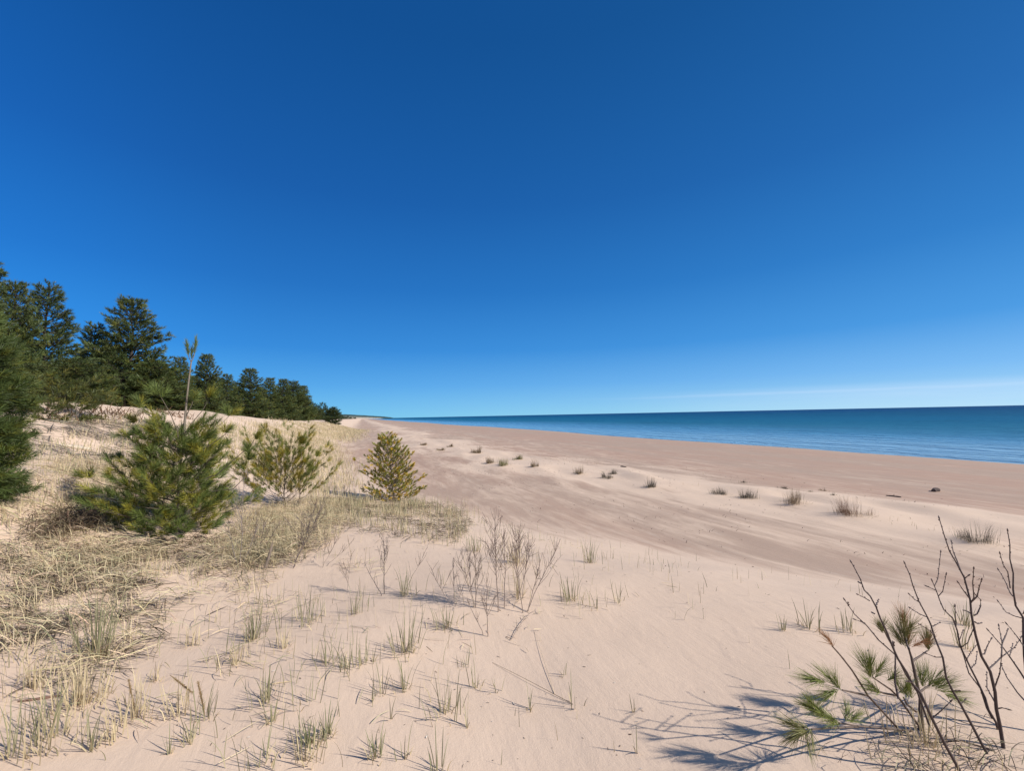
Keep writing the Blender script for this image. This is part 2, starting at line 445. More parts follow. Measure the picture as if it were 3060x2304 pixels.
sc.cycles.max_bounces = 6; sc.cycles.diffuse_bounces = 3; sc.cycles.glossy_bounces = 3

# ------------------------------------------------------------------ ground and water sheets
def polar(r0, r1, q, front, dfront, dback):
    rs = r0 * q ** np.arange(int(math.log(r1 / r0) / math.log(q)) + 1)
    a = np.concatenate([np.arange(-front, front, dfront), np.arange(front, 360 - front, dback)])
    return rs, np.radians(a)
rs, aa = polar(.5, 6500, 1.0165, 62, .22, 2.0)
X = rs[:, None] * np.sin(aa)[None, :]; Y = rs[:, None] * np.cos(aa)[None, :]
Z, DR, SW = fields(X, Y)
wet = sst(SHORE - 2.4, SHORE - .3, SW)
nr, na = X.shape
V = np.stack([X, Y, Z], -1).reshape(-1, 3)
idx = np.arange(nr * na).reshape(nr, na); nx = np.roll(idx, -1, 1)
F = np.stack([idx[:-1], idx[1:], nx[1:], nx[:-1]], -1).reshape(-1, 4)
cc = np.stack([DR, wet, wet * 0], -1).reshape(-1, 3)
# close the middle
V = np.concatenate([V, [[0, 0, float(gz(np.zeros(1), np.zeros(1))[0])]]]); cc = np.concatenate([cc, [[1, 0, 0]]])
tri = np.stack([idx[0], nx[0], np.full(na, len(V) - 1), np.full(na, len(V) - 1)], -1)
ground = np_mesh('ground', V, F, cc, [M_SAND], smooth=True)
go = bpy.data.objects.new('sand_ground', ground); link(go); tag(go, kind='structure')
rs2, aa2 = polar(20, 60000, 1.12, 170, 4, 20)
Vw = []; Fw = []
ts = np.concatenate([-np.geomspace(60000, 20, 40), [0], np.geomspace(20, 60000, 60)])
ss = np.concatenate([[30], 30 + np.geomspace(2, 60000, 60)])
SS, TT = np.meshgrid(ss, ts, indexing='ij')
Vw = np.stack([SS * NX - TT * NY, SS * NY + TT * NX, SS * 0], -1).reshape(-1, 3)
iw = np.arange(SS.size).reshape(SS.shape)
Fw = np.stack([iw[:-1, :-1], iw[1:, :-1], iw[1:, 1:], iw[:-1, 1:]], -1).reshape(-1, 4)
wo = bpy.data.objects.new('lake_water', np_mesh('lake_water', Vw, Fw, None, [M_WATER], smooth=True)); link(wo); tag(wo, kind='structure')

# far headland: a low wooded point
def headland():
    mb = MB()
    a = atY(1000, 1252, 3300); b = atY(1148, 1251, 3900)
    n = 90; u = np.linspace(0, 1, n)
    px = a[0] + (b[0] - a[0]) * u; py = a[1] + (b[1] - a[1]) * u
    hh = 38 * (1 - u) ** .6 * (1 - .0 * u) + 2.5 * noise(u * 60, u * 0, 4) + 1.5
    hh[-1] = .5
    V = []; 
    for j, (dy, f) in enumerate(((-60, 0), (-25, .02), (-20, .75), (60, 1), (300, .9), (420, 0))):
        V.append(np.stack([px, py + dy, hh * f - (.5 if f == 0 else 0) + (noise(u * 90, u * 0 + j, 6) - .5) * 4 * f], -1))
    V = np.stack(V).reshape(-1, 3); i = np.arange(len(V)).reshape(6, n)
    F = np.stack([i[:-1, :-1], i[:-1, 1:], i[1:, 1:], i[1:, :-1]], -1).reshape(-1, 4)
    C = np.tile((.040, .062, .062), (len(V), 1)); C[:2 * n] = (.42, .36, .30)  # blue of distance haze is mixed into the woods colour; pale beach strip below
    mb.add(V, F, C)
    o = mb.obj('headland', [M_LAND]); tag(o, kind='structure')
headland()

# ------------------------------------------------------------------ pines
def pine_parts(h, Rr, seed, prof='cone', whorl=.38, nbr=5, lat=.26, tuft=12, nlen=.14, nwid=.013, tint=(.035, .062, .018), z0=.05, upturn=.35, fill=1.0, tip=1.0, trunk_r=None, var=.45):
    """returns wood MB and needle MB in local coordinates (base at the origin)"""
    rg = np.random.default_rng(seed)
    wood, ndl = MB(), MB()
    bark = (.060, .050, .042)
    tr = trunk_r or h * .018
    zt = np.linspace(-.15, h, 12)
    bend = np.stack([np.cumsum(rg.normal(0, .012, 12)) * h * .3, np.cumsum(rg.normal(0, .012, 12)) * h * .3], -1)
    bend -= bend[0]
    TP = np.concatenate([bend, zt[:, None]], 1)
    tube(wood, TP, np.linspace(tr, tr * .12, 12), bark, sides=7)
    at = lambda z: np.array([np.interp(z, zt, TP[:, 0]), np.interp(z, zt, TP[:, 1]), z])
    pos, dr = [], []
    z = z0 * h
    while z < h * .985:
        u = z / h
        if prof == 'cone': pf = (1 - u) ** .92 * (1 - .25 * math.exp(-u * 9)) * 1.08
        elif prof == 'round': pf = math.sqrt(max(0, 1 - (2 * u * .92 - .75) ** 2 / 1.25)) * (1.0 if u < .5 else (1 - u) ** .25)
        elif prof == 'bush': pf = 1.0 if u < .5 else (1 - (u - .5) * 2) ** .6
        else: pf = (1 - u) ** .5
        k = max(3, int(nbr * (1.1 - .3 * u)))
        a0 = rg.uniform(0, 6.28)
        for b in range(k):
            L = Rr * pf * rg.uniform(1 - var, 1.12) + .05 * h * (1 - u)*.5 + .04 * h
            az = a0 + b * 6.283 / k + rg.normal(0, .22)
            el = -.08 + u * .75 + rg.normal(0, .10)
            m_ = 7; q = np.linspace(0, 1, m_)
            dirh = np.array([math.cos(az), math.sin(az), 0])
            zz_ = np.sin(el) * q + upturn * (q ** 2.4) * .35 - .10 * np.sin(q * math.pi) * (1 - u)
            side = np.array([-math.sin(az), math.cos(az), 0]) * rg.normal(0, .09)
            BP = at(z)[None] + L * (q[:, None] * dirh * math.cos(el) + (q ** 2)[:, None] * side + zz_[:, None] * np.array([0, 0, 1]))
            tube(wood, BP, np.linspace(tr * (.28 + .2 * (1 - u)), tr * .05, m_), bark, sides=4)
            bt = unit(BP[-1] - BP[-2])
            pos.append(BP[-1] - bt * .03); dr.append(bt)
            ns = max(2, int(L / lat))
            for j in range(ns):
                q0 = .22 + .76 * (j + rg.uniform(.2, .8)) / ns
                p0 = np.array([np.interp(q0, q, BP[:, i]) for i in range(3)])
                for sg in (-1, 1):
                    if rg.uniform() > .92: continue
                    Ls = (L * .42 * (1 - q0 * .75) + lat * .45) * rg.uniform(.7, 1.15)
                    sa = az + sg * rg.uniform(.55, 1.05)
                    d = unit(np.array([math.cos(sa), math.sin(sa), .12 + .35 * u + rg.normal(0, .14) + upturn * .25]))
                    kk = max(1, int(Ls / (lat * .50) * fill))
                    e = p0 + d * Ls
                    tube(wood, [p0, (p0 + e) / 2 + [0, 0, -.01], e], [tr * .09, tr * .06, tr * .03], bark, sides=3)
                    for r_ in range(kk):
                        f_ = (r_ + 1) / kk
                        pp = p0 + d * Ls * f_ + rg.normal(0, lat * .10, 3)
                        ff = unit(d + rg.normal(0, .38, 3) + np.array([0, 0, .28]))
                        pos.append(pp); dr.append(ff)
        z += whorl * rg.uniform(.8, 1.2) * (1 - .35 * u)
    for _ in range(3):
        pos.append(at(h * .97)); dr.append(unit(np.array([rg.normal(0, .2), rg.normal(0, .2), 1.])))
    pos.append(at(h)); dr.append(np.array([0, 0, 1.]))
    pos = np.array(pos); dr = np.array(dr)
    k = len(pos)
    t = np.array(tint)
    cl = noise(pos[:, 0] / (Rr * .35) + seed, pos[:, 2] / (h * .09) + pos[:, 1] / (Rr * .4), seed)
    col = t[None] * (.72 + .62 * cl[:, None]) * rg.uniform(.8, 1.25, (k, 1))
    ylw = (rg.uniform(0, 1, (k, 1)) < .22) * 1.0
    col = col * (1 + ylw * np.array([.75, .35, -.1]))
    needles(ndl, pos, dr, nlen, nwid, col, (.35, 1.0), tuft, nlen * .85)
    return wood, ndl

def make_tree(name, params, label, loc, rz=0, group=None, cat='pine tree'):
    t = empty(name, loc, rz, label, cat, group)
    wd, nd = pine_parts(**params)
    wd.obj('trunk', [M_BARK], t, smooth=True); nd.obj('crown', [M_NEED], t)
    return t

def dup(root, loc, rz, scl, label, group=None):
    r = root.copy(); COL.objects.link(r); r.location = loc; r.rotation_euler = (0, 0, rz); r.scale = scl
    r['label'] = label
    if group: r['group'] = group
    for ch in root.children:
        c = ch.copy(); COL.objects.link(c); c.parent = r
        for g in ch.children:
            d = g.copy(); COL.objects.link(d); d.parent = c
    return r

def place_at(dx, dtop, s):
    """x,y,base z and height for a tree whose tip is seen at display px (dx,dtop) and stands at s"""
    d = ray(dx * 1.3834, dtop * 1.3834); k = s / (d[0] * NX + d[1] * NY)
    p = CAM + d * k; g = float(gz(p[0:1], p[1:2])[0])
    return p[0], p[1], g, p[2] - g

GT = (.078, .104, .032)
protos = []
H0 = 6.0
for i, pr in enumerate([
    dict(h=H0, Rr=2.1, seed=3, whorl=.34, lat=.27, tint=GT, nbr=6),
    dict(h=H0, Rr=1.8, seed=8, whorl=.36, lat=.27, tint=(.068, .096, .034), nbr=6, var=.55),
    dict(h=H0, Rr=2.4, seed=21, prof='round', whorl=.36, lat=.27, tint=GT, nbr=6, z0=.03),
    dict(h=H0, Rr=1.6, seed=34, whorl=.33, lat=.25, tint=(.080, .108, .032), nbr=5)]):
    pr.update(tuft=18, nlen=.17, nwid=.026, fill=1.25)
    protos.append(pr)
TREES = [  # display x, display top, s, proto, width factor, rz, label
 (-38, 560, -12.5, 1, 1.0, .3, 'tallest pine, only its tip reaching into the left edge'),
 (38, 618, -12.0, 0, .80, 1.0, 'tall broad topped pine at the far left, above the near bushy pine'),
 (108, 624, -13.5, 1, 1.0, 2.0, 'tall dark pine with feathery top second from the left edge'),
 (208, 706, -15.0, 1, 1.05, .7, 'shorter dark pine squeezed against the left side of the big layered pine'),
 (282, 652, -13.0, 0, 1.12, 4.0, 'big layered pine with pointed crown and sweeping branches, centre of the left group'),
 (388, 776, -14.5, 3, 1.1, 1.5, 'small dark pine just left of the tall bare leader shoot'),
 (446, 770, -13.5, 0, .95, 3.0, 'bushy pine just right of the tall bare leader shoot'),
 (492, 812, -13.0, 3, 1.2, 5.0, 'low dark pine in the dip between two taller ones'),
 (540, 800, -12.0, 0, 1.25, 2.6, 'broad cone shaped pine midway along the receding row'),
 (583, 820, -13.0, 3, 1.25, .2, 'narrow topped pine after the broad cone shaped one'),
 (613, 822, -12.0, 0, 1.1, 1.2, 'dense pine third from the right end of the row'),
 (634, 828, -12.5, 2, 1.0, 2.2, 'dense pine second from the right end of the row'),
 (656, 836, -11.0, 3, 1.45, 3.3, 'last full sized pine at the right end of the row, with ragged branches'),
 (681, 880, -12.5, 0, 1.1, 4.4, 'small distant pine peeking out right of the row'),
 (692, 885, -13.5, 2, 1.0, 5.2, 'smallest distant pine beyond the row, left of the round shrub'),
 (170, 782, -10.6, 2, 1.45, 2.9, 'low spreading pine filling the base between the two tallest pines'),
 (345, 790, -11.2, 2, 1.35, 1.9, 'low spreading pine at the right foot of the big layered pine'),
]
made = {}
for i, (dx, dt, s, pi, wf, rz, lab) in enumerate(TREES):
    x, y, z, h = place_at(dx, dt, s)
    k = h / H0
    sclx = k * wf * (1.0 if h > 3.5 else 1.2)
    if pi not in made:
        made[pi] = make_tree('pine_tree', protos[pi], lab, (x, y, z), rz, 'pines along the dune crest')
        made[pi].scale = (sclx, sclx, k)
    else:
        dup(made[pi], (x, y, z), rz, (sclx, sclx, k), lab, 'pines along the dune crest')
BACK = [(-10, 700, -17), (70, 740, -18), (150, 800, -19), (245, 760, -19), (320, 780, -19), (360, 800, -18), (415, 815, -18), (470, 822, -18), (515, 830, -18), (565, 840, -17.5), (598, 845, -17), (645, 858, -16)]
for i, (dx, dt, s) in enumerate(BACK):
    x, y, z, h = place_at(dx, dt, s)
    dup(made[(i * 3 + 1) % 4], (x, y, z), i * 1.3, (h / H0 * 1.35, h / H0 * 1.35, h / H0), 'dark pine filling the gaps behind the front row on the dune', 'dark pines behind the front row')

# yellow-green low pine on the crest beside the near pine, and round far shrub
p = G(*dd(128, 903)); x, y, z, h = place_at(128, 846, st(p[0], p[1])[0])
make_tree('bushy_pine', dict(h=h, Rr=1.5, seed=51, prof='round', whorl=.22, lat=.2, tuft=14, nlen=.15, nwid=.014, tint=(.075, .085, .020), nbr=7, z0=.02), 'low yellow green spreading pine on the crest right of the near left pine', (x, y, z), .5, None, 'bushy pine')
p = G(*dd(719, 916))
hh = (918 - 885) / 928 * p[1] * 1.02
make_tree('round_shrub', dict(h=hh, Rr=hh * .52, seed=61, prof='round', whorl=hh * .07, lat=hh * .08, tuft=12, nlen=hh * .06, nwid=hh * .010, tint=(.040, .062, .020), nbr=7, z0=.01), 'isolated round evergreen shrub at the far end of the dune', (p[0], p[1], p[2] - .05), .5, None, 'shrub')

# near left pine (partly outside the frame)
p = G(*dd(20, 1125)); Yn = p[1] + .05
nx_ = atY(-150 * 1.3834, 1500, Yn)[0]; nz_ = float(gz(np.array([nx_]), np.array([Yn]))[0])
make_tree('bushy_pine', dict(h=2.25, Rr=.56, seed=77, prof='bush', whorl=.10, lat=.11, tuft=30, nlen=.10, nwid=.0058, tint=(.070, .098, .026), nbr=8, z0=.0, upturn=.35, trunk_r=.05, var=.25, fill=1.25), 'large dense green pine cut off by the left edge, nearest of the trees', (nx_, Yn, nz_ - .05), 1.0, None, 'pine tree')

# distant woods behind (too many and too far to count)
def distant():
    mb = MB(); rg = np.random.default_rng(9)
    wd, nd = pine_parts(h=6.0, Rr=2.2, seed=90, whorl=.8, nbr=4, lat=.7, tuft=7, nlen=.55, nwid=.12, tint=(.030, .052, .022))
    V0 = np.concatenate(nd.V); F0 = np.concatenate(nd.F); C0 = np.concatenate(nd.C)
    for i in range(150):
        t = 120 * (1400 / 120) ** rg.uniform(); s = -15 - rg.uniform(0, 22) 
        x = s * NX - t * NY; y = s * NY + t * NX; g = float(gz(np.array([x]), np.array([y]))[0])
        k = rg.uniform(.8, 1.3) * (1.0 if t < 260 else .55); a = rg.uniform(0, 6.28)
        Vr = V0 * k; Vr = np.stack([Vr[:, 0] * math.cos(a) - Vr[:, 1] * math.sin(a), Vr[:, 0] * math.sin(a) + Vr[:, 1] * math.cos(a), Vr[:, 2]], -1)
        mb.add(Vr + [x, y, g], F0, C0)
    o = mb.obj('distant_woods', [M_NEED]); tag(o, 'band of distant pine woods receding along the dune', 'woods', None, 'stuff')
distant()

# ------------------------------------------------------------------ young pines, built branch by branch
def branch_pine(name, base, h, Rr, seed, label, lead=(0, 0), tint=(.060, .095, .022), ylw=.3, per=46, nlen=.09, nwid=.0024, whorls=8, nbr=5, upt=.55, z0=.06, extra=None, top_fade=.75, ang=.05, cone_n=0, shoots=1.0, xs=1.0, prof_pow=.7, lead_tuft=True):
    rg = np.random.default_rng(seed)
    t = empty(name, base, 0, label, 'young pine')
    wood = MB(); bark = (.13, .105, .08)
    zt = np.linspace(-.05, h, 10); TP = np.stack([np.cumsum(rg.normal(0, .008, 10)) * h + np.linspace(0, lead[0], 10), np.cumsum(rg.normal(0, .008, 10)) * h + np.linspace(0, lead[1], 10), zt], -1)
    tube(wood, TP, np.linspace(.022 * h / 1.6, .006, 10), bark, sides=7)
    wood.obj('trunk', [M_BARK], t, smooth=True)
    at = lambda z: np.array([np.interp(z, zt, TP[:, 0]), np.interp(z, zt, TP[:, 1]), z])
    def mkbranch(P, subs, rad0, shoots_list):
        mb = MB(); P = np.asarray(P)
        tube(mb, P, np.linspace(rad0, rad0 * .3, len(P)), bark, sides=5)
        for q in subs: tube(mb, q, [rad0 * .4, rad0 * .3, rad0 * .22], bark, sides=4)
        b = mb.obj('branch', [M_BARK], t, smooth=True)
        nb = MB(); pos = np.array([s_[0] for s_ in shoots_list]); dr = unit(np.array([s_[1] for s_ in shoots_list])); ln = np.array([s_[2] for s_ in shoots_list])
        k = len(pos); col = np.array(tint)[None] * rg.uniform(.7, 1.25, (k, 1))
        y_ = (rg.uniform(0, 1, (k, 1)) < ylw); col = np.where(y_, col * np.array([2.0, 1.45, .9]), col)
        needles(nb, pos, dr, ln, nwid, col, (.25, .85), per, ln * .9, .25)
        nb.obj('needles', [M_NEED], b)
    for wv in range(whorls):
        u = z0 + (1 - z0) * (wv / whorls) ** .9 
        z = u * h
        if u > .97: break
        a0 = rg.uniform(0, 6.28); k = max(3, int(round(nbr * (1.15 - .5 * u))))
        for b in range(k):
            L = Rr * max(.18, (1 - u * top_fade) ** prof_pow) * rg.uniform(.52, 1.16)
            az = a0 + b * 6.283 / k + rg.normal(0, .25); el = ang + .7 * u + rg.normal(0, .12)
            q = np.linspace(0, 1, 6)
            dh = np.array([math.cos(az) * xs, math.sin(az), 0]); sd_ = np.array([-math.sin(az), math.cos(az), 0]) * rg.normal(0, .12)
            P = at(z)[None] + L * (q[:, None] * dh * math.cos(el) + (q ** 2)[:, None] * sd_ + (np.sin(el) * q + upt * q ** 2.2 * .5)[:, None] * np.array([0, 0, 1]))
            sl = [(P[-1], unit(P[-1] - P[-2]) + [0, 0, .2], nlen)]; subs = []
            ns = max(2, int(L / .13 * shoots))
            for j in range(ns):
                q0 = .25 + .7 * (j + rg.uniform(.2, .8)) / ns; p0 = np.array([np.interp(q0, q, P[:, i]) for i in range(3)])
                sa = az + rg.choice([-1, 1]) * rg.uniform(.4, 1.0); Ls = (.10 + L * .30 * (1 - q0 * .6)) * rg.uniform(.7, 1.2)
                d = unit(np.array([math.cos(sa) * xs, math.sin(sa), .25 + .4 * u + upt * .5 + rg.normal(0, .15)]))
                e = p0 + d * Ls; subs.append([p0, (p0 + e) / 2 - [0, 0, .008], e])
                sl.append((e - d * .02, d + [0, 0, .25], nlen))
                sl.append((p0 + d * Ls * .5, unit(d + rg.normal(0, .5, 3) + [0, 0, .3]), nlen * .9))
            sl.append((P[3], unit(P[4] - P[3]) + rg.normal(0, .2, 3), nlen * .8))
            mkbranch(P, subs, .009 * h / 1.6 * (1.2 - .5 * u), sl)
    if lead_tuft:
        top = TP[-1]
        mkbranch([top - [0, 0, .05], top], [], .005, [(top - [0, 0, .02], np.array([rg.normal(0, .3), rg.normal(0, .3), 1.]), nlen) for _ in range(3)])
    if extra:
        for P, sl in extra:
            P = np.array(P) - base
            mkbranch(P, [], .008, [(np.array(a_) - base, b_, c_) for a_, b_, c_ in sl])
    for i in range(cone_n): pass
    return t

# big young pine with the tall leader
B = G(*dd(385, 1163)); YB = B[1] + .22
base = np.array([atY(*dd(385, 1163), YB)[0], YB, 0]); base[2] = float(gz(base[0:1], base[1:2])[0])
def W(cx, cy, dy=0.0): return atY(*c1(cx, cy), YB + dy)
def tuft(cx, cy, dirx, dirz, dy=0., n=3, ln=.10, sp=.35):
    p = W(cx, cy, dy)
    return [(p, np.array([dirx + random.gauss(0, sp), random.gauss(0, sp), dirz + random.gauss(0, sp * .4)]), ln) for _ in range(n)]
ex = []
ex.append(([W(1110, 1150), W(1105, 1060), W(1060, 950, -.02), W(1015, 870, -.05), W(985, 820, -.08)], tuft(985, 835, -.3, 1, -.08, 5, .13, .5) + tuft(1000, 850, .5, .8, -.08, 2, .12)))
ex.append(([W(1100, 1180), W(1010, 1150), W(930, 1080, .1), W(870, 1000, .15)], tuft(835, 1010, -.6, .8, .15, 5, .11, .4)))
ex.append(([W(1090, 1050, .1), W(990, 1000, .1), W(910, 950, .15), W(870, 910, .2)], tuft(870, 915, -.4, 1, .2, 5, .12, .4)))
ex.append(([W(1145, 1000), W(1170, 940), W(1195, 890), W(1200, 860)], tuft(1205, 870, .2, 1, 0, 4, .10, .4)))
ex.append(([W(1145, 1080), W(1200, 1000, .1), W(1260, 930, .2), W(1300, 860, .2)], tuft(1305, 850, .3, 1, .2, 5, .11, .5)))
ex.append(([W(1150, 1150), W(1260, 1080, .2), W(1370, 1020, .3), W(1430, 960, .3)], tuft(1425, 965, .3, .9, .3, 5, .12, .5)))
ex.append(([W(1140, 1250), W(1300, 1150, .1), W(1400, 1080, .1), W(1440, 1040, .1)], tuft(1400, 1070, .6, .8, .1, 5, .11, .4)))
ex.append(([W(1120, 1200), W(1000, 1100, -.1), W(900, 1090, -.1), W(800, 1060, -.1)], tuft(800, 1090, -.8, .5, -.1, 6, .12, .5) + tuft(900, 1110, -.4, .6, -.1, 4, .11, .5)))
ex.append(([W(1120, 1330), W(950, 1300), W(850, 1260), W(770, 1225)], tuft(770, 1225, -.8, .6, 0, 5, .10, .4)))
ex.append(([W(1110, 1500), W(800, 1430, .2), W(640, 1390, .3), W(560, 1350, .35)], tuft(560, 1350, -.6, .9, .35, 5, .12, .5) + tuft(520, 1350, -.9, .5, .35, 3, .11)))
ex.append(([W(1110, 1550), W(900, 1530, .1), W(700, 1500, .2), W(560, 1500, .2)], tuft(545, 1500, -.7, .8, .2, 6, .12, .5) + tuft(700, 1470, -.4, .9, .2, 4, .12, .5)))
ex.append(([W(1145, 1400), W(1350, 1330), W(1450, 1240), W(1560, 1150), W(1590, 1100)], tuft(1590, 1110, .5, .9, 0, 5, .10, .4) + tuft(1540, 1190, .2, 1, 0, 4, .10, .4)))
ex.append(([W(1145, 1450), W(1450, 1420), W(1540, 1330), W(1545, 1240)], tuft(1545, 1240, .2, 1, 0, 4, .11, .4) + tuft(1520, 1300, -.3, 1, 0, 3, .11)))
pine1 = branch_pine('young_pine', base, 1.24, .86, 14, 'large bushy young pine with a tall bare leader ending in two needle tufts', lead=(-.02, 0), extra=ex, whorls=11, nbr=8, per=58, nlen=.105, nwid=.0044, tint=(.135, .172, .042), ylw=.36, lead_tuft=False, xs=1.02, prof_pow=.75, z0=.01, ang=-.10, shoots=1.2)
mb = MB(); LD = [W(1140, 1200) - base, W(1150, 1000) - base, W(1160, 880) - base, W(1175, 740) - base, W(1188, 640) - base, W(1192, 615) - base]
tube(mb, LD, [.016, .014, .012, .010, .008, .006], (.20, .165, .13), sides=6)
tube(mb, [W(1190, 630) - base, W(1175, 600) - base, W(1168, 565) - base], [.006, .004, .003], (.2, .16, .12), sides=5)
tube(mb, [W(1190, 630) - base, W(1208, 590) - base, W(1214, 540) - base], [.006, .004, .003], (.2, .16, .12), sides=5)
ld = mb.obj('leader', [M_BARK], pine1, smooth=True)
nb = MB()
for (cx, cy, dx_) in ((1172, 590, -.12), (1168, 565, -.15), (1208, 580, .12), (1214, 545, .05), (1192, 610, 0)):
    needles(nb, np.array([W(cx, cy) - base]), unit(np.array([[dx_, 0, 1.]])), .090, .0044, (.13, .17, .055), (.12, .50), 90, .12)
nb.obj('needles', [M_NEED], ld)
cn = MB()
for (cx, cy) in ((865, 950),):
    p0 = W(cx, cy - 25, .1) - base
    n_ = 12
    for k_ in range(n_):
        for j_ in range(8):
            a_ = j_ * .785 + k_ * .4; rr = .018 * math.sin((k_ + 1) / (n_ + 1) * math.pi) + .004
            c_ = p0 + np.array([math.cos(a_) * rr, math.sin(a_) * rr, -k_ * .0075]); tdir = np.array([math.cos(a_), math.sin(a_), -.5])
            sdv = np.array([-math.sin(a_), math.cos(a_), 0]) * .007
            cn.add([c_ - sdv, c_ + sdv, c_ + sdv * .6 + tdir * .010, c_ - sdv * .6 + tdir * .010], [(0, 1, 2, 3)], (.22, .15, .09))
cn.obj('pine_cone', [M_BARK], pine1)

# second young pine, to the right of the first
b2 = G(*dd(592, 1102)); b2 = np.array([b2[0], b2[1] + .35, 0]); b2[2] = float(gz(b2[0:1], b2[1:2])[0])
def W2(cx, cy, dy=0.): return atY(*c1(cx, cy), b2[1] + dy)
ex = []
ex.append(([W2(1865, 1480), W2(1870, 1350), W2(1875, 1230), W2(1880, 1135)], [(W2(1880, 1140), np.array([a, b, 1.]), .11) for a, b in ((0, 0), (.05, .1), (-.45, .1), (.55, 0), (-.6, -.2), (.5, .3), (.1, -.1), (0, .05), (-.5, 0), (.6, .1), (.1, 0))]))
ex.append(([W2(1870, 1450), W2(1930, 1350), W2(1960, 1270), W2(1972, 1215)], [(W2(1970, 1220), np.array([.2 * random.gauss(0, 1), .2, 1.]), .09) for a in range(5)]))
ex.append(([W2(1860, 1420), W2(1800, 1340), W2(1745, 1270), W2(1740, 1220)], [(W2(1742, 1225), np.array([.2 * random.gauss(0, 1), .2, 1.]), .09) for a in range(5)]))
ex.append(([W2(1860, 1400), W2(1850, 1300), W2(1815, 1230), W2(1780, 1200)], [(W2(1790, 1200), np.array([-.4 + .2 * random.gauss(0, 1), .2, 1.]), .09) for a in range(5)]))
branch_pine('young_pine', b2, .70, 1.08, 25, 'low sprawling young pine with one thin upright leader, just right of the large one', extra=ex, whorls=8, nbr=7, per=46, nlen=.085, nwid=.0046, tint=(.165, .180, .038), ylw=.45, upt=1.0, ang=.30, lead_tuft=True, prof_pow=.5, z0=.06, shoots=1.0)

# third young pine: yellow green, upright cone
b3 = G(*dd(846, 1085)); b3 = np.array([b3[0], b3[1] + .25, 0]); b3[2] = float(gz(b3[0:1], b3[1:2])[0])
h3 = atY(*dd(828, 945), b3[1])[2] - b3[2]
ex = []
def W3(cx, cy, dy=0.): return atY(*c2(cx, cy), b3[1] + dy)
for (cx, cy) in ((335, 460), (665, 420), (690, 500), (735, 640), (485, 330), (560, 330)):
    ex.append(([W3(540, min(cy + 110, 700)), W3((540 + cx) / 2, cy + 70), W3(cx, cy + 12)], [(W3(cx, cy + 14), np.array([(cx - 540) / 400 + random.gauss(0, .25), random.gauss(0, .25), 1.]), .065) for _ in range(6)]))
branch_pine('young_pine', b3, h3 * .97, .70, 37, 'yellow green young pine standing alone at the edge of the dune grass', extra=ex, whorls=15, nbr=7, per=42, nlen=.062, nwid=.0062, tint=(.300, .290, .060), ylw=.32, upt=.7, ang=.05, prof_pow=.75, top_fade=.86, z0=.0, shoots=1.6, xs=1.25, lead=(-.14 * h3 / 1.3, 0))

# ------------------------------------------------------------------ pine seedling at the lower right
M_BUD = M_TWIG
DK = (.068, .046, .042); DK2 = (.105, .070, .060)
SB = G(*c4(1145, 1412)); YS = SB[1]
def W4(cx, cy, dy=0.): return atY(*c4(cx, cy), YS + dy)
sd4 = empty('pine_seedling', SB, 0, 'small wind bent pine seedling with scattered green and rusty needle tufts among bare twigs', 'pine seedling')
def poly(mb, pts, r0, r1, col, wob=.0, sides=5, dy0=0., dy1=0., fn=None, org=None):
    fn = fn or W4; org = SB if org is None else org
    k = len(pts); P = [fn(a, b, dy0 + (dy1 - dy0) * i / max(1, k - 1)) - org for i, (a, b) in enumerate(pts)]
    tube(mb, P, np.linspace(r0, r1, k), col, sides=sides); return P
mb = MB(); P = poly(mb, [(1145, 1425), (1147, 1300), (1148, 1220), (1130, 1150), (1105, 1030), (1090, 960), (1075, 910)], .011, .004, (.10, .07, .06)); mb.obj('trunk', [M_TWIG], sd4, smooth=True)
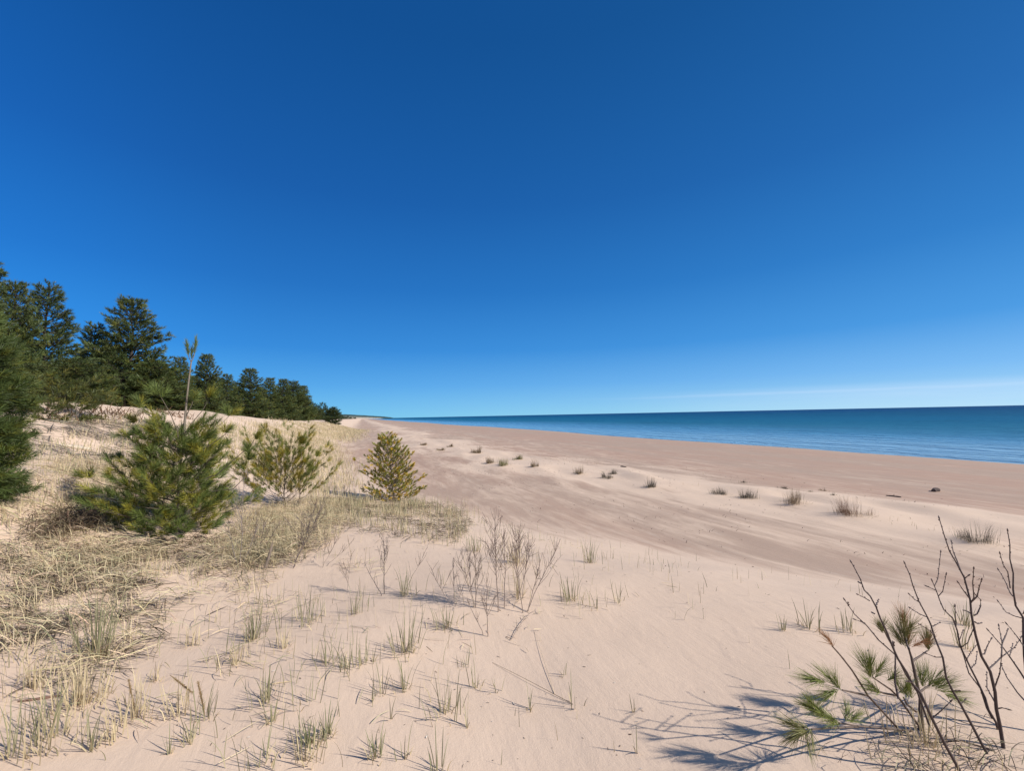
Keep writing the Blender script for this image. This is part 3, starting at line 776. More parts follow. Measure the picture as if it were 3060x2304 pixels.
SEED = [  # branch polyline, dy end, tufts: (cx,cy,dirx,dirz,len,colour,n)
 ([(1145, 1400), (1010, 1210), (960, 1160), (900, 1120), (850, 1085)], -.12, [(845, 1090, -.35, 1, .085, 'g', 5), (850, 1060, -.2, 1, .08, 'g', 4), (930, 1110, .5, .3, .06, 'g', 2)]),
 ([(1050, 1450), (940, 1330), (820, 1200), (770, 1120), (720, 1040), (650, 950), (597, 890)], -.2, [(597, 892, -.5, .7, .055, 'r', 2)]),
 ([(820, 1200), (740, 1182), (660, 1165)], -.25, [(650, 1160, -.7, .75, .085, 'g', 4), (560, 1115, -1, .35, .085, 'g', 3), (640, 1165, -1, -.35, .085, 'g', 3)]),
 ([(1075, 910), (1060, 870), (1050, 800)], .05, [(1062, 905, -.15, 1, .10, 'm', 4), (1050, 830, .05, 1, .10, 'm', 4), (1082, 900, .05, 1, .09, 'r', 3), (1045, 760, .1, 1, .08, 'r', 2), (1040, 880, -.5, 1, .08, 'm', 2)]),
 ([(1095, 985), (1150, 950), (1190, 920)], .1, [(1190, 920, .25, 1, .08, 'm', 4), (1180, 900, .6, 1, .07, 'r', 2)]),
 ([(975, 890), (940, 830), (920, 790)], .0, [(925, 800, -.2, 1, .055, 'm', 4)]),
 ([(1140, 1180), (1180, 1150), (1210, 1130)], .12, [(1160, 1150, .2, 1, .09, 'g', 4), (1210, 1140, .6, .8, .09, 'g', 4), (1240, 1160, .9, .3, .09, 'g', 3), (1300, 1190, .8, -.3, .08, 'g', 3)]),
 ([(1120, 1300), (1060, 1250), (1040, 1210)], -.05, [(1080, 1210, -.3, .9, .08, 'g', 4), (1050, 1190, .3, .9, .08, 'g', 3)]),
 ([(1100, 1420), (900, 1400), (760, 1390), (640, 1370)], -.25, [(640, 1375, -.8, .5, .09, 'g', 5), (560, 1330, -.7, .7, .09, 'g', 4), (500, 1290, -.6, .7, .08, 'g', 3), (690, 1365, .6, .3, .07, 'g', 4)]),
 ([(760, 1395), (600, 1400), (470, 1410)], -.35, [(460, 1415, -.7, .2, .085, 'm', 6), (430, 1400, -.2, -.5, .08, 'm', 4)]),
 ([(1000, 1200), (920, 1185), (880, 1170)], -.1, [(890, 1180, -.8, .5, .07, 'g', 4)]),
]
TC = {'g': (.195, .220, .055), 'm': (.21, .20, .07), 'r': (.36, .18, .08)}
for pts, dy, tf in SEED:
    mb = MB(); poly(mb, pts, .0055, .003, (.115, .080, .062), dy1=dy); br = mb.obj('branch', [M_TWIG], sd4, smooth=True)
    nb = MB()
    for (cx, cy, dx_, dz_, ln, cl, n_) in tf:
        for _ in range(n_):
            needles(nb, np.array([W4(cx + random.gauss(0, 10), cy + random.gauss(0, 8), dy) - SB]), unit(np.array([[dx_ + random.gauss(0, .22), random.gauss(0, .3), dz_ + random.gauss(0, .15)]])), ln, .0017, TC[cl], (.12, .55), 42, ln * .7, .3)
    nb.obj('needles', [M_NEED], br)

# ------------------------------------------------------------------ bare shrubs
def bud(mb, p, d, ln=.011, r=.0026, col=DK2):
    d = unit(np.asarray(d, float)); tube(mb, [p, p + d * ln * .35, p + d * ln * .7, p + d * ln], [r * .5, r, r * .7, r * .08], col, sides=5)
def along_buds(mb, P, step, rg, r=.0024):
    P = np.asarray(P); seg = np.linalg.norm(np.diff(P, axis=0), axis=1); L = np.concatenate([[0], np.cumsum(seg)])
    n_ = int(L[-1] / step); side = 1
    for i in range(1, n_ + 1):
        l = i * step; p = np.array([np.interp(l, L, P[:, k]) for k in range(3)]); q = np.array([np.interp(min(l + .02, L[-1]), L, P[:, k]) for k in range(3)])
        if np.linalg.norm(q - p) < 1e-5: continue
        d = unit(q - p) + np.array([side * .55, rg.normal(0, .3), .1]); side = -side
        bud(mb, p, d, .009, r * .85)
    bud(mb, P[-1], P[-1] - P[-2], .018, r)

rg4 = np.random.default_rng(4)
SH = G(*c4(1560, 1640)); YR = SH[1] + .08
def WR(cx, cy, dy=0.): return atY(*c4(cx, cy), YR + dy)
shr = empty('bare_shrub', SH, 0, 'leafless dark budded shrub with many upright twigs at the lower right corner', 'shrub')
STEMS = [
 (.0, .05, .0115, [(1715, 1720), (1690, 1640), (1660, 1500), (1640, 1390), (1625, 1280), (1600, 1170), (1575, 1050), (1530, 960), (1490, 820), (1465, 700), (1455, 600), (1420, 470), (1375, 380), (1330, 300), (1290, 210), (1265, 100)],
   [[(1460, 620), (1480, 590), (1472, 500), (1478, 412)], [(1470, 610), (1500, 580), (1510, 530), (1525, 482)], [(1450, 590), (1415, 545), (1385, 500)], [(1395, 415), (1375, 360), (1350, 300), (1340, 245)], [(1485, 740), (1505, 752), (1527, 745)], [(1520, 940), (1545, 940), (1562, 890), (1585, 850)], [(1575, 1030), (1610, 1000), (1650, 960), (1690, 930), (1730, 900), (1775, 835)], [(1650, 960), (1655, 870), (1635, 770)], [(1655, 870), (1675, 830), (1690, 790)], [(1625, 1280), (1655, 1275), (1682, 1282)], [(1480, 700), (1500, 690), (1522, 640), (1520, 600), (1500, 580)], [(1600, 1170), (1640, 1060), (1650, 965)], [(1610, 1240), (1560, 1150), (1560, 1060)], [(1465, 690), (1430, 670), (1415, 668)], [(1420, 470), (1440, 455)]]),
 (.1, .15, .009, [(1830, 1500), (1815, 1200), (1795, 950), (1785, 830), (1775, 715), (1745, 640), (1722, 540), (1720, 440), (1712, 350), (1705, 260), (1690, 178)],
   [[(1775, 715), (1735, 705), (1680, 680), (1635, 618)], [(1722, 580), (1705, 560), (1685, 510), (1660, 460), (1635, 420)], [(1705, 530), (1690, 430), (1660, 380), (1643, 320)], [(1785, 690), (1800, 660)], [(1795, 900), (1740, 820), (1690, 760)]]),
 (.12, .25, .0075, [(1640, 1460), (1610, 1370), (1575, 1290), (1540, 1210), (1490, 1100), (1460, 1030), (1400, 900), (1370, 790), (1340, 720), (1290, 660), (1265, 600), (1245, 545), (1222, 490)],
   [[(1235, 515), (1255, 470), (1262, 400), (1272, 310)], [(1258, 580), (1285, 550), (1295, 500), (1305, 450)], [(1370, 790), (1365, 720), (1362, 648)], [(1245, 545), (1225, 535), (1195, 522)], [(1460, 1030), (1490, 1000), (1500, 930)], [(1400, 900), (1440, 870), (1470, 800)]]),
 (-.05, .1, .008, [(1560, 1560), (1520, 1470), (1460, 1360), (1400, 1250), (1350, 1170), (1310, 1080), (1285, 960), (1240, 830), (1215, 760), (1190, 710), (1140, 610), (1100, 510), (1080, 450), (1052, 382)],
   [[(1215, 768), (1240, 760), (1265, 745)], [(1190, 712), (1140, 690), (1085, 655)], [(1145, 620), (1110, 600), (1078, 568)], [(1350, 1172), (1370, 1168), (1390, 1168)], [(1285, 960), (1240, 960), (1190, 940)], [(1400, 1250), (1420, 1230)], [(1240, 830), (1200, 790), (1140, 755)]]),
 (-.12, -.05, .009, [(1410, 1740), (1380, 1660), (1290, 1500), (1220, 1340), (1150, 1190), (1100, 1120), (1060, 1050), (1010, 970), (975, 890), (940, 800), (900, 720), (870, 650), (830, 580), (800, 540), (775, 480), (740, 420), (720, 375)],
   [[(868, 640), (878, 620), (886, 602)], [(830, 608), (800, 590), (763, 572)], [(860, 690), (845, 680)], [(1220, 1340), (1280, 1290), (1330, 1240)], [(1100, 1120), (1060, 1110)], [(775, 500), (760, 490)]]),
 (-.05, 0, .006, [(1200, 1380), (1120, 1170), (1060, 1070), (1000, 960), (890, 850), (810, 760), (740, 690), (680, 610)],
   [[(810, 760), (780, 740), (745, 727)], [(700, 640), (695, 620)]]),
 (-.1, -.05, .006, [(1010, 1220), (1000, 1120), (990, 1000), (985, 935), (978, 880)], [[(978, 900), (982, 870)]]),
 (0, .1, .006, [(1600, 1540), (1400, 1480), (1200, 1495), (1110, 1500)], []),
 (.15, .3, .006, [(1700, 1450), (1610, 1380), (1560, 1270), (1520, 1150), (1450, 1060), (1430, 980), (1390, 860), (1410, 800)], [[(1430, 980), (1460, 930), (1500, 880)]]),
 (.1, .3, .006, [(1850, 1290), (1750, 1180), (1690, 1090), (1650, 1010)], []),
 (.1, .2, .006, [(1830, 1150), (1760, 1040), (1700, 960), (1640, 880), (1575, 800)], [[(1700, 960), (1720, 880)]]),
]
for (d0, d1, r0, pts, subs) in STEMS:
    mb = MB(); k = len(pts)
    jit = np.cumsum(rg4.normal(0, .008, k))
    P = np.array([WR(a, b, d0 + (d1 - d0) * i / (k - 1) + jit[i]) for i, (a, b) in enumerate(pts)]) - SH
    P[1:-1] += rg4.normal(0, .0025, (k - 2, 3))
    tube(mb, P, np.linspace(r0 * .70, .0016, k), DK, sides=6)
    along_buds(mb, P[k // 3:], .030, rg4, .0036)
    st_o = mb.obj('stem', [M_TWIG], shr, smooth=True)
    for sb in subs:
        mt = MB(); kk = len(sb); b0 = np.array(sb[0]); 
        ii = int(np.argmin([abs(a - b0[0]) + abs(b - b0[1]) for a, b in pts])); dyb = d0 + (d1 - d0) * ii / (k - 1) + jit[ii]; dz = rg4.normal(0, .10)
        Q = np.array([WR(a, b, dyb + dz * i / (kk - 1)) for i, (a, b) in enumerate(sb)]) - SH
        tube(mt, Q, np.linspace(max(.0019, r0 * .28), .0013, kk), DK, sides=5); along_buds(mt, Q, .026, rg4, .0034)
        mt.obj('twig', [M_TWIG], st_o, smooth=True)

def twig_shrub(name, px, label, stems, seed, col=DK2, dens=1.0, r0=.006, cat='shrub'):
    """stems: (azimuth deg, lean deg, length m, side shoots)"""
    rg = np.random.default_rng(seed)
    b = G(*px); t = empty(name, b, 0, label, cat)
    for (az, lean, L, ns) in stems:
        mb = MB(); az = rad(az); k = 9; q = np.linspace(0, 1, k)
        ln = rad(lean) * (1 - .25 * q)
        d = np.stack([np.sin(ln) * math.cos(az), np.sin(ln) * math.sin(az), np.cos(ln)], -1)
        P = np.concatenate([[[0, 0, -.03]], np.cumsum(d * L / (k - 1), 0)])[:k]; P[1:] += np.cumsum(rg.normal(0, L * .008, (k - 1, 3)), 0)
        P[:, :2] += rg.normal(0, .02, 2)
        tube(mb, P, np.linspace(r0 * (.38 + .3 * L), .0011, k), col, sides=5); along_buds(mb, P[4:], .06, rg, .0013)
        for j in range(int(ns * 1.6)):
            u = rg.uniform(.28, .92); p0 = np.array([np.interp(u, q, P[:, i]) for i in range(3)])
            a2 = rg.uniform(0, 6.28); l2 = L * (1 - u * .75) * rg.uniform(.25, .6)
            dv = unit(np.array([math.cos(a2) * .75, math.sin(a2) * .75, rg.uniform(.5, 1.3)]) + d[3] * .4)
            dv2 = unit(dv + rg.normal(0, .25, 3) + [0, 0, .5]); Q = np.array([p0, p0 + dv * l2 * .4, p0 + (dv * .5 + dv2 * .2) * l2 * 1.1, p0 + (dv + dv2) * .5 * l2])
            tube(mb, Q, [.0017, .0014, .0012, .0009], col, sides=4); along_buds(mb, Q, .05, rg, .0011)
            if l2 > .15:
                for _ in range(2):
                    uu = rg.uniform(.3, .8); q0 = Q[1] * (1 - uu) + Q[3] * uu; dv3 = unit(dv2 + rg.normal(0, .5, 3)); e = q0 + dv3 * l2 * .35
                    tube(mb, [q0, (q0 + e) / 2, e], [.0018, .0016, .0012], col, sides=4); bud(mb, e, dv3, .014, .0018, col)
        mb.obj('stem', [M_TWIG], t, smooth=True)
    return t
PK = (.22, .165, .135)
twig_shrub('bare_shrub', c6(1268, 662), 'tall slender bare shrub in the middle, with reddish upright twigs', [(100, 3, .78, 22), (75, 9, .62, 8)], 1, PK, r0=.007)
twig_shrub('bare_shrub', c6(1408, 688), 'forked bare shrub whose stems part low in a wide V', [(20, 38, .62, 10), (140, 8, .68, 14), (40, 28, .45, 6)], 2, PK)
twig_shrub('bare_shrub', c6(1355, 600), 'thin bare shrub standing between the tall slender one and the forked one', [(80, 4, .62, 12), (60, 12, .55, 8), (20, 20, .5, 6)], 3, PK, r0=.005)
twig_shrub('bare_shrub', c6(1140, 815), 'spindly bare shrub left of the tall slender one, rooted nearest the camera', [(110, 6, .42, 9), (165, 30, .25, 4)], 4, PK)
twig_shrub('bare_shrub', c6(1080, 650), 'low tangled bare shrub behind the spindly one', [(90, 10, .48, 10), (150, 28, .45, 7), (120, 16, .5, 7), (60, 14, .4, 6)], 5, PK, r0=.004)
twig_shrub('bare_shrub', c6(965, 640), 'sprawling bare twig plant left of the tangled one', [(150, 45, .42, 6), (100, 15, .35, 5), (40, 35, .35, 4)], 6, PK, r0=.0035)
twig_shrub('bare_shrub', c6(515, 565), 'small dark bare sapling with a straight stem, alone on the left sand', [(90, 2, .52, 14), (150, 50, .34, 3)], 7, (.12, .095, .085), r0=.008)
twig_shrub('bare_shrub', c6(640, 560), 'arching thin twig beside the small dark sapling', [(30, 35, .45, 6)], 8, PK, r0=.0035)
twig_shrub('bare_shrub', c5(1498, 405), 'tall greyish bare stem in front of the large young pine', [(90, 1, .98, 14), (150, 28, .55, 6), (40, 22, .45, 6)], 9, (.20, .165, .15), r0=.006)
twig_shrub('bare_shrub', c5(1830, 400), 'bare shrub leaning right beside the pale grass tangle', [(30, 27, .85, 16), (60, 22, .75, 14), (50, 12, .5, 8)], 10, (.13, .10, .09), r0=.006)
twig_shrub('bare_shrub', c5(1600, 340), 'thicket of fine bare twigs at the foot of the broken stump', [(110, 20, .5, 9), (60, 15, .55, 9), (20, 35, .45, 7), (160, 35, .4, 6)], 11, (.17, .13, .11), r0=.0035)
twig_shrub('bare_shrub', c5(2010, 400), 'low thin bare shrub on the sand right of the leaning one', [(30, 30, .45, 7), (90, 12, .4, 6), (10, 55, .4, 4)], 12, (.16, .12, .10), r0=.003)
twig_shrub('bare_shrub', c6(300, 560), 'low wiry bare plant left of the small dark sapling', [(150, 40, .3, 5), (90, 12, .36, 4)], 13, PK, r0=.003)

def log_mesh(name, p0, p1, r, col, label, cat, seed=0, arch=.0, sides=9):
    rg = np.random.default_rng(seed); a = np.array(p0); b = np.array(p1); k = 9; q = np.linspace(0, 1, k)
    P = a[None] * (1 - q[:, None]) + b[None] * q[:, None]
    P[:, 2] = gz(P[:, 0], P[:, 1]) + r * .45 + arch * np.sin(q * math.pi); P[:, :2] += np.cumsum(rg.normal(0, r * .25, (k, 2)), 0)
    mb = MB(); rr = r * (.75 + .3 * np.sin(q * math.pi)) * rg.uniform(.85, 1.15, k); tube(mb, P, rr, col, sides=sides)
    for e, i in ((0, 0), (-1, k - 1)):
        tube(mb, [P[i], P[i] + (P[i] - P[1 if i == 0 else k - 2]) * .03], [rr[i], r * .05], col, sides=sides)
    if seed % 2: tube(mb, [P[4], P[4] + [r * 2, r, r * 2.4]], [r * .4, r * .15], col, sides=5)
    o = mb.obj(name, [M_WOOD], None, tuple(P[k // 2]), True); tag(o, label, cat); return o
# broken stump among the twigs
bs = G(*c5(1640, 415)); mb = MB()
tube(mb, [bs + [0, 0, -.03], bs + [.03, .02, .09], bs + [.06, .03, .20], bs + [.075, .03, .27]], [.016, .018, .012, .003], (.19, .15, .12), sides=7)
tube(mb, [bs + [.05, .02, .18], bs + [.09, .0, .30]], [.010, .003], (.24, .19, .15), sides=5)
o = mb.obj('broken_stump', [M_WOOD], None, tuple(bs), True); tag(o, 'weathered broken woody stump sticking up from the pale grass tangle', 'stump')
pa, pb = G(178, 1333), G(272, 1346)
log_mesh('driftwood_pole', pa, pb, .045, (.50, .42, .32), 'pale straight driftwood pole lying on the dune slope at the left', 'driftwood', 2)
pa, pb = G(*c5(110, 1240)), G(*c5(375, 1205))
log_mesh('driftwood_branch', pa, pb, .007, (.19, .11, .08), 'reddish brown branch half buried in sand at the lower left', 'driftwood', 1)
pa, pb = G(*c3(1648, 668)), G(*c3(1698, 664))
log_mesh('driftwood_chunk', pa, pb, .07, (.07, .05, .045), 'dark driftwood chunk lying alone on the flat beach at the right', 'driftwood', 6)
pa, pb = G(*c2(1988, 510)), G(*c2(2030, 516))
log_mesh('driftwood_stick', pa, pb, .035, (.13, .10, .08), 'short dark stick lying on the flat beach above the grass hummocks', 'driftwood', 4)
pa, pb = G(*c3(1350, 692)), G(*c3(1440, 702))
log_mesh('driftwood_stick', pa, pb, .025, (.12, .09, .07), 'thin dark twisted stick on the right beach, left of the dark chunk', 'driftwood', 5)
# dead twig lying on the sand
mb = MB(); tw = [c6(1275, 835), c6(1310, 858), c6(1345, 800), (900 + 1385 * .4803, 1504 + 755 * .4803), c6(1420, 712), c6(1450, 705)]
P = np.array([G(*a) for a in tw]); P[:, 2] += [.005, .012, .02, .03, .03, .035]
tube(mb, P, np.linspace(.0026, .0014, 6), PK, sides=5)
for i in (2, 3, 4):
    for sg in (-1, 1): tube(mb, [P[i], P[i] + [sg * .035, .02, .012]], [.002, .001], PK, sides=4)
o = mb.obj('dead_twig', [M_TWIG], None, tuple(P[2])); tag(o, 'crooked dead twig lying on bare sand in front of the forked shrub', 'twig')

# ------------------------------------------------------------------ grass
STRAW = np.array([.56, .455, .28]); STRAW2 = np.array([.36, .275, .175]); OLIVE = np.array([.175, .185, .095]); GREEN = np.array([.105, .145, .055]); GREY = np.array([.30, .255, .19]); RED = np.array([.30, .155, .085])
def tuft_mesh(n, h, spread, seed, kind='live', dead=.5):
    rg = np.random.default_rng(seed); mb = MB()
    r = np.abs(rg.normal(0, spread, n)); a = rg.uniform(0, 6.28, n)
    P = np.stack([r * np.cos(a), r * np.sin(a), np.full(n, -.012)], -1)
    az = a + rg.normal(0, .7, n); L = h * rg.uniform(.45, 1.1, n)
    c_top = {'live': OLIVE, 'green': GREEN, 'dry': STRAW}[kind]
    c1_ = c_top * rg.uniform(.75, 1.3, (n, 1)); c0_ = STRAW * rg.uniform(.7, 1.05, (n, 1))
    blades(mb, P, az, L, np.abs(rg.normal(.10, .09, n)), np.abs(rg.normal(.30, .22, n)), .0047, c0_ * .5 + c1_ * .5, c1_)
    m_ = int(n * dead) + 1
    r = np.abs(rg.normal(0, spread * 1.1, m_)); a = rg.uniform(0, 6.28, m_); P = np.stack([r * np.cos(a), r * np.sin(a), np.full(m_, -.01)], -1)
    blades(mb, P, a + rg.normal(0, .8, m_), h * rg.uniform(.2, .6, m_), rg.uniform(.1, .6, m_), rg.uniform(.8, 2.4, m_), .0058, STRAW * rg.uniform(.75, 1.15, (m_, 1)), STRAW * rg.uniform(.8, 1.2, (m_, 1)), power=2.2)
    return mb
TUFTS = [
 (c6(160, 1000), 12, .21, .035, 'live', 'grass tuft, leftmost of three joined in a row in front of the big central tuft'),
 (c6(280, 1035), 14, .18, .05, 'live', 'grass tuft in the middle of a row of three, trailing a long pale stalk'),
 (c6(385, 1000), 11, .19, .03, 'live', 'grass tuft, rightmost of three joined in a row'),
 (c6(640, 930), 26, .26, .06, 'live', 'thickest foreground grass tuft, dark dead leaves tangled at its base'),
 (c6(640, 1160), 12, .19, .035, 'live', 'upright grass tuft directly below the thickest foreground tuft'),
 (c6(505, 1190), 6, .20, .02, 'live', 'thin grass tuft with a curled straw base left of the upright tuft'),
 (c6(440, 1240), 4, .15, .015, 'live', 'few short grass blades with a pale sheath, below the curled one'),
 (c6(895, 1315), 17, .20, .05, 'live', 'full grass tuft in the middle foreground with fanned shadow'),
 (c6(1095, 1150), 6, .18, .015, 'live', 'green blades leaning to the right on open sand'),
 (c6(1015, 1025), 5, .13, .03, 'live', 'five short blades on open sand above the leaning ones'),
 (c6(1210, 1180), 4, .13, .03, 'live', 'row of four straight blades right of the leaning ones'),
 (c6(1420, 1290), 5, .16, .02, 'green', 'dark green blades with dense shadow on open sand'),
 (c6(1685, 1265), 5, .17, .03, 'live', 'blades at the end of a long thin fallen stalk'),
 (c6(1645, 1070), 3, .11, .015, 'live', 'pair of straight blades above the fallen stalk'),
 (c6(2088, 1555), 2, .20, .004, 'live', 'tall single blade leaning left near the bottom'),
 (c6(2066, 1297), 2, .12, .004, 'live', 'short single blade leaning left, above the tall one'),
 (c6(460, 1582), 13, .17, .025, 'green', 'neat upright green tuft near the bottom edge'),
 (c6(640, 1595), 6, .15, .02, 'live', 'sparse blades right of the neat upright green tuft'),
 (c6(50, 1500), 34, .15, .05, 'green', 'fine dense green tuft, greenest near the bottom'),
 (c6(165, 1455), 9, .19, .02, 'green', 'slim green tuft right of the fine dense one'),
 (c6(850, 1680), 7, .20, .02, 'green', 'two tall green blades cut by the bottom edge'),
 (c6(560, 1345), 2, .17, .006, 'live', 'lone blade with dark foot left of the full middle tuft'),
 (c6(1028, 1397), 3, .18, .006, 'live', 'lone slanting blade right of the full middle tuft'),
 (c6(900, 770), 20, .16, .06, 'live', 'grass tuft with pale base left of the spindly bare shrub'),
 (c6(640, 575), 15, .24, .04, 'live', 'grass tuft at the foot of the arching twig'),
 (c6(335, 690), 11, .22, .035, 'live', 'tall thin tuft with spread blades below the wiry plant'),
 (c6(60, 735), 26, .24, .09, 'live', 'wide grass tuft on the left sand with straw at its foot'),
 (c6(1685, 605), 22, .21, .06, 'live', 'arched dry and green tuft right of the forked shrub'),
 (c6(1800, 372), 20, .28, .04, 'live', 'compact upright tuft alone on sand at the upper right of the dune'),
 (c6(1835, 660), 6, .18, .03, 'live', 'group of straight blades right of the arched tuft'),
 (c6(1975, 620), 6, .20, .03, 'live', 'crossing blades forming a tent shape on open sand'),
 (c6(1335, 370), 38, .30, .08, 'dry', 'dense pale tuft behind the tall slender bare shrub'),
 (c6(1085, 300), 22, .26, .08, 'live', 'olive tuft behind the tangled bare shrub'),
 (c6(1345, 580), 16, .24, .06, 'dry', 'straw tuft at the base of the thin bare shrub'),
 (c5(1052, 1560), 5, .16, .008, 'live', 'single swollen straw sheath with one blade, bottom left sand'),
 (c5(1185, 1490), 8, .20, .018, 'live', 'slender tuft above and right of the single sheath'),
 (c5(1620, 1640), 11, .19, .05, 'live', 'spread tuft at the bottom edge left of the bent straw one'),
 (c5(1895, 1610), 14, .17, .035, 'dry', 'tuft with thick bent straw stalk near the bottom edge'),
 (c5(1690, 1370), 7, .17, .015, 'live', 'slim tuft between two wider ones in the lower left'),
 (c5(1650, 1240), 17, .23, .05, 'live', 'tall spread tuft right of the long curved line in the sand'),
 (c5(1870, 1260), 7, .20, .04, 'live', 'loose tuft right of the tall spread tuft'),
 (c5(1275, 1345), 10, .21, .03, 'live', 'upright tuft right of the stalks with brown seed heads'),
 (c5(1120, 1310), 18, .20, .06, 'dry', 'tuft carrying a drooping brown seed head'),
 (c5(840, 1330), 24, .24, .07, 'dry', 'tuft with an upright brown seed head in the lower left'),
 (c5(1470, 1000), 11, .16, .03, 'dry', 'short tuft of thick straw sheaths in the left sand'),
 (c5(1360, 1022), 4, .14, .012, 'live', 'pair of thin blades left of the straw sheaths'),
 (c5(1190, 885), 16, .17, .05, 'dry', 'brownish flattened tuft on sand'),
 (c5(1575, 850), 26, .26, .05, 'live', 'leaning tuft with green tips above the straw sheaths'),
 (c5(560, 1545), 9, .22, .02, 'live', 'tall blades beside a sloping straw row at the lower left'),
 (c5(290, 1470), 20, .28, .06, 'live', 'large loose tuft in the lower left corner area'),
 (c5(700, 1475), 14, .16, .05, 'dry', 'low straw row climbing to the right at the lower left'),
 (c5(250, 1570), 20, .26, .07, 'dry', 'pale tuft at the bottom left with thick fallen stalks'),
 (c5(500, 1250), 60, .26, .09, 'dry', 'dense grey straw tuft at the end of the matted grass'),
 (c5(600, 960), 60, .46, .07, 'live', 'tallest green grass tuft rising from the matted straw'),
 (c5(970, 1105), 9, .14, .025, 'dry', 'stubby tuft of cut straw sheaths'),
 (c5(1760, 910), 14, .16, .04, 'dry', 'curly brown tuft on the left sand'),
 (c5(200, 1150), 30, .22, .09, 'dry', 'straw tuft at the left above the reddish branch'),
 (c5(60, 1580), 12, .30, .05, 'live', 'long leaning blades in the bottom left corner'),
 (c4(1180, 1500), 40, .20, .10, 'dry', 'tangle of dead straw at the foot of the pine seedling'),
 (c4(700, 800), 12, .20, .04, 'live', 'sparse tuft behind the pine seedling on the left'),
 (c4(450, 780), 14, .19, .04, 'live', 'crossed blades of a sparse tuft, left of the pine seedling'),
 (c4(290, 790), 7, .13, .012, 'live', 'few thin blades close together on open sand at right'),
 (c4(1420, 760), 16, .18, .04, 'live', 'pale tuft seen through the bare shrub twigs'),
 (c4(1400, 900), 12, .20, .03, 'live', 'upright blades behind the bare shrub twigs'),
]
for i, (pp, n, h, spd, kind, lab) in enumerate(TUFTS):
    g = G(*pp); o = tuft_mesh(int(n * 1.35) if n > 6 else n, h * 1.05, spd, 100 + i, kind).obj('grass_tuft', [M_GRASS]); o.location = g
    tag(o, lab, 'grass tuft', 'grass tufts on the near dune')
    if 'seed head' in lab:
        mb = MB(); upd = 'upright' in lab
        p0 = np.array([.0, 0, .02]); d = unit(np.array([-.25, 0, 1.]) if upd else np.array([.9, -.2, -.45])); p0 = p0 if upd else np.array([-.10, .05, .17])
        tube(mb, [p0, p0 + d * .05, p0 + d * .13, p0 + d * .17], [.001, .0028, .0030, .001], (.26, .17, .08), sides=7)
        needles(mb, np.array([p0 + d * q_ for q_ in np.linspace(.03, .16, 9)]), np.tile(d, (9, 1)), .014, .0016, (.34, .24, .12), (.4, 1.0), 34, .010)
        mb.obj('seed_head', [M_GRASS], o)

for i, (pp, w, h, k, mr, mh, lab) in enumerate(CLUMPS):
    g = G(*pp); D = math.hypot(*g[:2]); Yd = g[1]
    W_ = w * Yd / FPX; Hh = h * Yd / FPX * (1.1 if mh < .1 else .9)
    rg = np.random.default_rng(300 + i); n = int(np.clip(W_ * 700, 110, 800)); mb = MB()
    sub = rg.integers(0, 6, n); sr_a = rg.uniform(0, 6.28, 6); sr_r = rg.uniform(0, .55, 6) * W_; sh = rg.uniform(.35, 1.15, 6); sh[0] = 1.15
    px_ = sr_r[sub] * np.cos(sr_a[sub]) + rg.normal(0, .11 * W_, n); py_ = sr_r[sub] * np.sin(sr_a[sub]) + rg.normal(0, .11 * W_, n)
    r = np.hypot(px_, py_); a = np.arctan2(py_, px_); P = np.stack([px_, py_, np.full(n, -.03)], -1)
    ct = {'tan': np.array([.23, .165, .10]), 'red': RED * .58, 'grey': GREY * .36, 'green': OLIVE * 1.0 + [.05, .02, 0]}[k]
    wb = max(.003, .55 * Yd / 1285 * .75)
    Lz = Hh * sh[sub] * rg.uniform(.3, 1.05, n) ** 1.2
    cc_ = ct * rg.uniform(.6, 1.35, (n, 1))
    blades(mb, P, a + rg.normal(0, .5, n), Lz, np.abs(rg.normal(.10, .12, n)), np.abs(rg.normal(.35, .35, n)), wb, cc_, cc_)
    m_ = n // 4; a = rg.uniform(0, 6.28, m_); r = rg.uniform(0, W_ * .6, m_); P = np.stack([r * np.cos(a), r * np.sin(a), np.full(m_, .0)], -1)
    blades(mb, P, a, Hh * .35 * np.ones(m_), rg.uniform(.6, 1.3, m_), rg.uniform(1.0, 1.7, m_), wb, STRAW * .8, STRAW * .9)
    o = mb.obj('grass_clump', [M_GRASS]); o.location = g; o.location.z = float(gz(g[0:1], g[1:2])[0])
    tag(o, lab, 'grass clump', 'dry grass clumps on the beach')

# --- ground cover nobody could count
def poly_world(pts): return np.array([G(*dd(a, b))[:2] for a, b in pts])
def inside(poly, x, y):
    c = np.zeros(len(x), bool); n = len(poly); j = n - 1
    for i in range(n):
        xi, yi = poly[i]; xj, yj = poly[j]
        k = ((yi > y) != (yj > y)) & (x < (xj - xi) * (y - yi) / (yj - yi + 1e-12) + xi); c ^= k; j = i
    return c
def scatter(poly, dens, rg, soft=.25, clump=None):
    lo, hi = poly.min(0), poly.max(0); n = int(dens * np.prod(hi - lo)); 
    x = rg.uniform(lo[0], hi[0], n); y = rg.uniform(lo[1], hi[1], n)
    k = inside(poly, x + rg.normal(0, soft, n), y + rg.normal(0, soft, n))
    if clump:
        sc_, thr = clump; v = noise(x / sc_ + 31, y / sc_ + 17, 41) * .65 + noise(x / sc_ * 2.7, y / sc_ * 2.7, 42) * .35
        k &= rg.uniform(0, 1, n) < np.clip((v - thr) * 5, 0, 1)
    return x[k], y[k]
rgs = np.random.default_rng(77)
